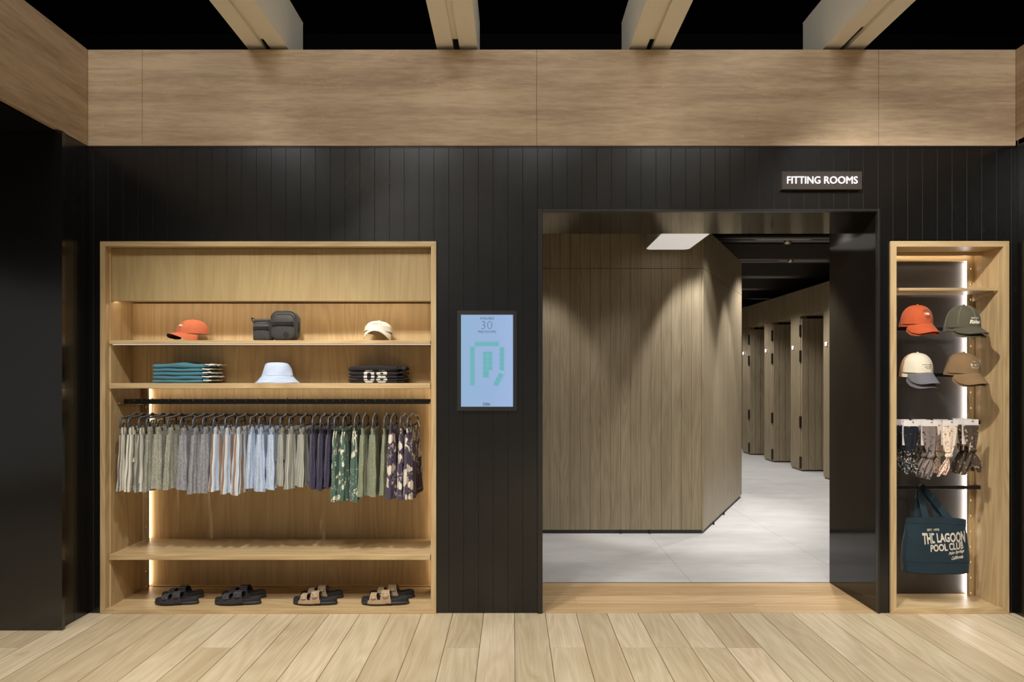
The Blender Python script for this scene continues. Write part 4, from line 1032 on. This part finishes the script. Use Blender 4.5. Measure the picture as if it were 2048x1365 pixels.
# ================================================================== SANDALS
rub = plain('black_rubber_sole', rgb(44, 42, 44), 0.5, noise=0.05); foot = plain('black_footbed', rgb(26, 24, 25), 0.75)
def make_sandal(strap_c, buckle_c, out_c, side=1):
    """toe points to local -X, length .262 m, sole on z=0; side mirrors the shape"""
    root = empty('sandal'); Ln = 0.262
    def half(u):   # half-width along the length, u 0 toe .. 1 heel
        return 0.046*(math.sin(PI*min(1, u*1.0)**0.80))**0.42*(1-0.20*u)*(1-0.12*math.exp(-((u-0.62)/0.14)**2)) if 0 < u < 1 else 0.0
    def outline(n=60, k=1.0, inset=0.0):
        P_ = []
        for i in range(n):
            t = 2*PI*i/n; u = 0.5-0.5*math.cos(t); s = 1 if t < PI else -1
            w = max(0.0, half(min(max(u, 0.004), 0.996))-inset); cx = -Ln/2+inset+u*(Ln-2*inset)
            P_.append((cx, side*(s*w+0.006*math.sin(PI*u)*(1-u))))
        return P_
    def rise(x): u = (x+Ln/2)/Ln; return 0.006*max(0, 0.16-u)/0.16
    b = MB(); o = outline()
    rings = [(0.004, 0.0), (0.0, 0.004), (0.0, 0.014), (0.0015, 0.018)]
    def f(u, v):
        j = int(round(v*3)); ins, z = rings[j]; i = int(round(u*60)) % 60
        x, y = outline(60, 1, ins)[i]; return Vector((x, y, z+rise(x)))
    V = b.grid(f, 60, 3, cu=True); b.cap([V[i][0] for i in range(60)][::-1], smooth=True); b.cap([V[i][3] for i in range(60)]); b.fin('sole', rub, root)
    b = MB(); r2 = [(0.0022, 0.017), (0.0018, 0.026), (0.004, 0.032), (0.010, 0.030), (0.022, 0.027)]
    def f2(u, v):
        j = int(round(v*4)); ins, z = r2[j]; i = int(round(u*60)) % 60
        x, y = outline(60, 1, ins)[i]; uu = (x+Ln/2)/Ln
        lift = 0.012*math.exp(-((uu-0.90)/0.13)**2)+0.004*math.exp(-((uu-0.55)/0.15)**2) if j in (1, 2, 3) else 0.004*(j == 4)
        return Vector((x, y, z+rise(x)+lift*(1 if j else 0)))
    V = b.grid(f2, 60, 4, cu=True); b.cap([V[i][4] for i in range(60)]); b.fin('footbed', foot, root)
    sm = cloth('strap_suede_%d' % int(strap_c[0]*1000), strap_c, 0.2, 0.8); bm_ = plain('buckle_%d' % int(buckle_c[0]*1000), buckle_c, 0.35, 0.2)
    for (xc, w, h, part) in ((-0.066, 0.036, 0.040, 'strap'), (0.000, 0.046, 0.056, 'strap')):
        b = MB(); u0 = (xc+Ln/2)/Ln; hw = half(u0)+0.0015
        def f3(u, v, t_=0.0):
            a = PI*(u-0.0); y = hw*math.cos(a); k = math.sin(a)
            zz = 0.016+(h)*k**0.75+rise(xc); yy = side*(math.copysign(abs(math.cos(a))**0.8, math.cos(a))*(hw+t_))
            xx = xc+(v-0.5)*w*(1.35-0.42*k)+0.010*(1-k)+0.008*k*u
            return Vector((xx, yy, zz+t_*k))
        b.grid(lambda u, v: f3(u, v, 0.0028), 22, 4); b.grid(lambda u, v: f3(u, v, 0.0), 22, 4)
        b.grid(lambda u, v: f3(u, 0, 0.0028*v), 22, 1); b.grid(lambda u, v: f3(u, 1, 0.0028*v), 22, 1)
        so = b.fin('strap', sm, root)
        for uu_ in (0.76,) if side > 0 else (0.24,):
            c = f3(uu_, 0.5, 0.006); c2 = f3(uu_+0.05, 0.5, 0.006); c1 = f3(uu_-0.05, 0.5, 0.006); d = (c2-c1).normalized()
            b = MB(); nx = Vector((1, 0, 0)); w2, l2 = w*0.36, 0.011
            b.tube([c+nx*w2+d*l2, c-nx*w2+d*l2, c-nx*w2-d*l2, c+nx*w2-d*l2], 0.0026, 6, closed=True); b.tube([c+nx*w2, c-nx*w2], 0.0018, 6); b.fin('buckle', bm_, so)
            b = MB(); n_ = d.cross(nx).normalized(); b.tube([f3(uu_+q, 0.5, 0.0050) for q in (-0.10, -0.05, 0.02, 0.07, 0.13)], 0.003, 8, flat=(w*0.27, 0.0016), up=tuple(n_)); b.fin('strap_end', sm, so)
    # side flap joining both straps on the outer edge
    for sg in (-1, 1):
        b = MB()
        def f4(u, v, t_=0.0):
            x = -0.088+0.128*u; hw = half((x+Ln/2)/Ln)+0.003+t_
            return Vector((x, sg*side*(hw-0.004*v*v), 0.012+0.022*v*(1-0.25*abs(2*u-1)**3)+rise(x)))
        b.grid(lambda u, v: f4(u, v, 0.002), 16, 4); b.grid(lambda u, v: f4(u, v), 16, 4); b.grid(lambda u, v: f4(u, 1, 0.002*v), 16, 1)
        b.grid(lambda u, v: f4(1, u, 0.002*v), 4, 1); b.grid(lambda u, v: f4(0, u, 0.002*v), 4, 1)
        b.fin('side_flap', sm, root)
    return root
BK, BK2, TN = rgb(52, 50, 52), rgb(86, 86, 88), rgb(168, 142, 112)
SP = [(354.5, 312, 397, BK, BK2, 'all-black sandal'), (476.5, 431, 522, BK, BK2, 'all-black sandal'), (631, 587, 676, TN, rgb(186, 176, 160), 'tan strapped sandal'), (770.5, 723, 818, TN, rgb(190, 172, 146), 'tan strapped sandal')]
PL = ['the pair nearest the left side of the niche', 'the pair in the left half, beside the first black pair', 'the pair right of the middle', 'the pair by the right side of the niche']
for i, (pc, pa, pb, sc, bc, what) in enumerate(SP):
    for j in (0, 1):
        Y = (0.085, 0.205)[j]; px = pc + (0, 12+2*(i > 1))[j]
        o = make_sandal(sc, bc, None, 1 if j == 0 else -1)
        o.location = (X(px, Y), Y, BASE+0.0005); k = (pb-pa)*S(0.085)/0.262; o.scale = (k*(1 if j == 0 else 0.97), k, k); o.rotation_euler = (0, 0, D((2, 1, -3, -1)[i]+(0, 3)[j]))
        tag(o, '%s, %s one of %s' % (what, ('front', 'rear')[j], PL[i]), 'sandal', ('black sandals on the niche floor', 'tan sandals on the niche floor')[i > 1])

# ================================================================== TOTE BAG
r = empty('tote_bag', (X(1870, 0.06), 0.06, 0.0)); L = r.location
teal = cloth('teal_canvas', rgb(32, 47, 55), 0.3); 
q = 0.00304
def tz_(py): return CAM_H+(760-py)*q
def tx_(px): return (px-1025)*q-L.x
zt_, zb_ = tz_(1036), tz_(1141)
def bag(u, v):
    """u round the body, v top to bottom"""
    th = 2*PI*u; cx, sy = math.cos(th), math.sin(th)
    wl = tx_(1815)+(tx_(1806)-tx_(1815))*min(1, v*2.2); wr = tx_(1932)+(tx_(1935)-tx_(1932))*min(1, v*2)
    cxm, hw = (wl+wr)/2, (wr-wl)/2
    dep = 0.014+0.044*math.sin(min(1, v*1.15)*PI/2)
    x = cxm+hw*math.copysign(abs(cx)**0.45, cx); y = dep*math.copysign(abs(sy)**0.75, sy)
    z = zt_+(zb_-zt_)*v
    z += 0.010*math.cos((x-tx_(1868))*9)*(1-v)**2-0.006 + 0.012*(x-cxm)/hw*(-0.3)*(1-v)
    z -= 0.006*math.cos((x-cxm)/hw*1.4)*v**6
    w = math.sin(x*34+6*v)*0.0030+math.sin(x*71-9*v+1)*0.0014+0.002*math.sin(z*45+x*20)
    y += w*(1 if sy < 0 else -0.4)*(1.2-v*0.6)
    x += 0.004*math.sin(v*9+cx*2)*(abs(cx) > 0.9)
    return Vector((x, y, z))
b = MB(); V = b.grid(bag, 96, 40, cu=True); b.cap([V[i][40] for i in range(96)], smooth=False)
b.grid(lambda u, v: Vector((bag(u, 0).x*0.97+0.0, bag(u, 0).y*0.85, bag(u, 0).z-0.05*v)), 96, 2, cu=True)
b.fin('body', teal, r)
for vv in (0.10, 0.79):
    b = MB(); b.tube([bag(k/96, vv)+Vector((0, -0.0008 if math.sin(2*PI*k/96) < 0 else 0.0008, 0)) for k in range(96)], 0.0014, 5, closed=True); b.fin('seam', teal, r)
def strap(name, x0, x1, yb, ytop, apx, mat=teal):
    rz1 = RAILS[3][1]; top = rz1+0.004
    pts = []
    z_0 = tz_(1052)
    for k in range(8): t_ = k/7; pts.append((tx_(x0)+(tx_(apx-4)-tx_(x0))*t_**1.15, yb+(ytop-yb)*t_, z_0+(top-0.012-z_0)*t_))
    for a in range(1, 6): an = PI*a/6; pts.append((tx_(apx)-0.011*math.cos(an), ytop, top-0.012+0.016*math.sin(an)))
    for k in range(8): t_ = 1-k/7; pts.append((tx_(x1)+(tx_(apx+4)-tx_(x1))*t_**1.15, yb+(ytop-yb)*t_, z_0+(top-0.012-z_0)*t_))
    b = MB(); b.tube(pts, 0.01, 10, flat=(0.0022, 0.0165), up=(1, 0, 0) if False else (1, 0, 0.3)); return b
def strap2(x0, x1, yb, ytop, apx, dz=0.0):
    rz1 = RAILS[3][1]; top = rz1+0.006+dz; w = 0.026; z_0 = tz_(1050)
    cl = []
    for k in range(9): t_ = k/8; cl.append((tx_(x0)+(tx_(apx)-0.012-tx_(x0))*t_**1.2, yb+(ytop-yb)*t_, z_0+(top-0.016-z_0)*t_))
    for a in range(1, 6): an = PI*a/6; cl.append((tx_(apx)-0.012*math.cos(an), ytop, top-0.016+0.016*math.sin(an)))
    for k in range(8, -1, -1): t_ = k/8; cl.append((tx_(x1)+(tx_(apx)+0.012-tx_(x1))*t_**1.2, yb+(ytop-yb)*t_, z_0+(top-0.016-z_0)*t_))
    n = len(cl); b = MB()
    # the strap lies flat in the picture plane at the bag and turns over the rail: width from x to y
    def f(u, v, side=0):
        i = int(round(u*(n-1))); p = Vector(cl[i]); d = (Vector(cl[min(i+1, n-1)])-Vector(cl[max(i-1, 0)])).normalized()
        flat_ = Vector((0, 1, 0)).cross(d).normalized(); m = abs(u-0.5)*2; k = min(1, max(0, (m-0.10)/0.35)); wv = (flat_*k+Vector((0, 1, 0))*(1-k)).normalized()
        nn = d.cross(wv).normalized()
        return p+wv*(w*(v-0.5)*2*(0.62+0.38*k))*0.8+nn*0.0022*side
    b.grid(lambda u, v: f(u, v), n-1, 4); b.grid(lambda u, v: f(u, v, 1), n-1, 4); b.grid(lambda u, v: f(u, 0, v), n-1, 1); b.grid(lambda u, v: f(u, 1, v), n-1, 1)
    return b
strap2(1852, 1903, -0.024, 0.128, 1869).fin('handle', teal, r)
strap2(1843, 1890, 0.030, 0.140, 1871, 0.004).fin('handle', teal, r)
for px in (1853, 1902):
    b = MB(); u0 = tx_(px)
    b.box(u0-0.019, u0+0.019, -0.0275, -0.0225, tz_(1058), tz_(1046)); b.bevel(0.001, 1)
    b.fin('handle_patch', teal, r)
ink_c = plain('bag_print', rgb(196, 186, 170), 0.8)
def front_y(x, z):
    v = max(0, min(1, (zt_-z)/(zt_-zb_))); wl = tx_(1806); wr = tx_(1935); cxm, hw = (wl+wr)/2, (wr-wl)/2
    c = max(-0.98, min(0.98, (x-cxm)/hw)); cx = math.copysign(abs(c)**(1/0.45), c); th = -math.acos(cx)
    return bag((th/(2*PI)) % 1.0, v).y
def bag_text(txt, px, py, wpx, hpx, slope=0.0, wave=0.0, **kw):
    b = MB(); cx_, cz_ = tx_(px), tz_(py)
    def fn(x, y):
        z = cz_+y*(1+wave*abs(x)/0.06)+slope*x; xx = cx_+x; return (xx, front_y(xx, z)-0.0022, z)
    add_text(b, txt, 0.03, fn, width=wpx*q, height=hpx*q, **kw)
    bmesh.ops.subdivide_edges(b.b, edges=[e for e in b.b.edges if e.calc_length() > 0.012], cuts=1)
    b.fin('print', ink_c, r)
bag_text('EST. 1975', 1861, 1058.5, 24, 4.6, 0.02, offset=0.0012)
bag_text('THE LAGOON', 1880.5, 1073.5, 87, 16.5, 0.045, 0.18, offset=0.0011, spacing=1.02)
bag_text('POOL CLUB', 1885, 1091, 67, 14, 0.09, 0.0, offset=0.0011, spacing=1.02)
bag_text('Palm Springs', 1902.5, 1101.5, 34, 7.5, 0.16, shear=0.45, offset=0.0010)
bag_text('California', 1903.5, 1111, 24, 7.0, 0.16, shear=0.45, offset=0.0010)
tag(r, 'dark teal canvas tote bag with cream lettering hanging from the lowest rail', 'tote bag')

# ================================================================== BANDANAS ON CARDS
def print_mat(name, base, inkc, scale, thr, kind='spots'):
    t = NT(name); ob = t.coord(); n = t.noise(ob, scale, 4, 0.6, 0.6)
    if kind == 'check':
        ch = t.n('ShaderNodeTexChecker'); t.link(ob, ch.inputs['Vector']); ch.inputs['Scale'].default_value = 210
        zz_ = t.sep(ob)[2]; band = t.m('MULTIPLY', t.m('LESS_THAN', zz_, -0.19), t.m('GREATER_THAN', n, 0.54))
        f = t.m('MAXIMUM', t.m('MULTIPLY', t.m('GREATER_THAN', n, thr), 1.0), t.m('MULTIPLY', band, ch.outputs[1]))
    else: f = t.m('GREATER_THAN', n, thr)
    w = t.noise(ob, 60, 3); t.bump(w, 0.3, 0.004)
    return t.set(t.mix(f, base, inkc), 0.8, spec=0.2)
bands = [('black bandana with white print', print_mat('bandana_black', rgb(26, 27, 34), rgb(206, 200, 184), 90, 0.67, 'check')),
         ('grey bandana with dark horse print', print_mat('bandana_grey', rgb(122, 110, 104), rgb(40, 38, 42), 46, 0.59)),
         ('cream bandana with red print', print_mat('bandana_cream', rgb(216, 202, 182), rgb(160, 52, 42), 95, 0.585, 'check')),
         ('dark brown bandana with pale print', print_mat('bandana_brown', rgb(74, 62, 52), rgb(190, 176, 150), 52, 0.60))]
cardm = plain('white_card', rgb(216, 208, 204), 0.7, noise=0.01)
def make_bandana(mat, style, seed):
    """card top edge at local z=0, card 0.087 wide; cloth hangs in front and is knotted below"""
    rr = random.Random(seed); root = empty('bandana')
    b = MB(); w = 0.0435
    b.prism([(-w, 0, 0), (w, 0, 0), (w, 0, -0.037), (-w, 0, -0.037)], (0, 0.0012, 0)); b.prism([(-w, 0.014, -0.030), (w, 0.014, -0.030), (w, 0.014, -0.150), (-w, 0.014, -0.150)], (0, 0.0012, 0)); b.box(-w, w, 0.0, 0.0152, -0.0012, 0.0002)
    for v in b.b.verts: pass
    b.fin('card', cardm, root)
    b = MB(); b.prism([(0.002, -0.0006, -0.012), (0.010, -0.0006, -0.009), (0.016, -0.0006, -0.0115), (0.010, -0.0006, -0.015)], (0, 0.0004, 0)); b.fin('hang_hole', M['steel_black'], root)
    kz = (-0.205, -0.215, -0.215, -0.185)[style]; p = [rr.uniform(0, 6) for _ in range(5)]; kx = (-0.004, 0.006, -0.010, 0.006)[style]
    def body(u, v):
        th = 2*PI*u; k = v**1.8; hw = (0.042)*(1-k)+0.015*k+0.004*math.sin(PI*v); th_ = 0.006*(1-k)+0.012*k
        f = 0.0022*math.sin(th*7+p[0])*(0.3+v)
        return Vector((kx*v**1.5+hw*math.copysign(abs(math.cos(th))**0.8, math.cos(th))+f*0.5, -0.008+0.005*0-(th_+f)*math.sin(th)*1.0+0.008, -0.034+(kz+0.034)*v))
    b = MB(); b.grid(body, 56, 22, cu=True); b.fin('cloth', mat, root)
    # knot: short fat torus-like wrap
    b = MB(); ax = Vector((1, 0, (0.1, 0.45, 0.1, -0.1)[style])).normalized()
    pts = [Vector((kx, 0, kz))+ax*(0.020*(k/6-1))*1.0+Vector((0, -0.004*math.sin(PI*k/12), 0.004*math.sin(PI*k/12))) for k in range(13)]
    b.tube(pts, [0.004+0.0115*math.sin(PI*(k+1)/14)**0.6 for k in range(13)], 14)
    for v in b.b.verts: v.co += Vector((0, 0, 0.0012*math.sin(v.co.x*260+v.co.y*200)))
    b.fin('knot', mat, root)
    tails = [[(-0.30, -0.110, 0.040), (0.25, -0.105, 0.038)], [(-0.50, -0.110, 0.040), (-0.18, -0.128, 0.034)], [(-0.62, -0.115, 0.030), (-0.30, -0.105, 0.032)], [(-0.42, -0.140, 0.046), (0.40, -0.125, 0.048)]][style]
    for (sl, dz, tw) in tails:
        b = MB(); ph = rr.uniform(0, 6)
        def tail(u, v, s=0):
            z = dz*v; wv = tw*(0.30+0.85*math.sin(min(1, v*1.25)*PI/2))*(1-0.72*max(0, v-0.62)/0.38)
            x = kx+sl*abs(z)*0.85+(u-0.5)*2*wv*0.62; y = -0.004+0.0075*math.sin(u*9+ph+v*2)*(0.4+v)
            return Vector((x, y+s*0.0018, kz-0.004+z-0.010*abs(u-0.5)*(v > 0.7)))
        b.grid(lambda u, v: tail(u, v), 20, 14); b.grid(lambda u, v: tail(u, v, 1), 20, 14); b.grid(lambda u, v: tail(0, u, v), 14, 1); b.grid(lambda u, v: tail(1, u, v), 14, 1); b.grid(lambda u, v: tail(u, 1, v), 20, 1)
        b.fin('tail', mat, root)
    return root
zr_ = RAILS[2][1]
for i, (pxc, what_mat) in enumerate(zip((1822, 1859.5, 1900, 1941.5), bands)):
    what, mat = what_mat
    depths = [(-0.02, 0.08), (-0.02, 0.045, 0.09), (-0.02, 0.07), (-0.02, 0.04, 0.085)][i]
    for j, Y in enumerate(depths):
        if j == 0: o = proto = make_bandana(mat, i, 7+i)
        else:
            o = proto.copy(); COL.objects.link(o)
            for ch in proto.children: c = ch.copy(); COL.objects.link(c); c.parent = o
        x = X(pxc, -0.02)
        zt2 = CAM_H+(760-(841.5, 841.5, 841, 839.5)[i])*S(-0.02)
        o.location = (x+0.002*j, Y, zt2); o.rotation_euler = (0, 0, D(-4+3*j))
        tag(o, '%s on a white card, %s' % (what, ['front one on its hook', 'just behind the front one' if len(depths) == 3 else 'rear one on its hook, mostly hidden', 'rearmost on its hook, mostly hidden'][j]), 'bandana', 'bandanas on the third rail')
    g = empty('rail_hook', (X(pxc, -0.02)+0.008, 0.190, zr_-0.002))
    b = MB(); zt3 = zt2-0.011-(zr_-0.002)
    b.tube([(0, 0.0, 0.004), (0, -0.02, 0.006), (0, -0.10, zt3), (0, -0.212, zt3), (0, -0.222, zt3+0.006)], 0.0018, 8); b.fin('prong', M['chrome'], g)
    b = MB(); b.box(-0.012, 0.012, -0.0065, -0.0045, -0.022, 0.006); b.box(-0.012, 0.012, -0.0065, 0.006, 0.0025, 0.0045); b.bevel(0.0005, 1); b.fin('hook_plate', M['chrome'], g)
    tag(g, 'small steel hook carrying the %ss on the third rail' % what, 'hook', 'bandana hooks')
# cap hooks on the two upper rails and the hook holding the tote bag
for (rx_, ri, lab) in ((1832, 0, 'the orange caps'), (1924, 0, 'the olive caps'), (1832, 1, 'the cream caps'), (1924, 1, 'the tan brown caps')):
    z1 = RAILS[ri][1]; g = empty('cap_hook', (X(rx_, 0.05), 0.19, z1))
    b = MB(); b.tube([(0, 0, 0.003), (0, -0.03, 0.006), (0, -0.06, 0.028), (0, -0.12, 0.034)], 0.002, 8); b.fin('prong', M['steel_black'], g)
    b = MB(); b.box(-0.012, 0.012, -0.0068, -0.0045, -0.02, 0.004); b.box(-0.012, 0.012, -0.0068, 0.006, 0.0005, 0.003); b.fin('hook_plate', M['steel_black'], g)
    tag(g, 'black hook inside %s' % lab, 'hook', 'cap hooks')
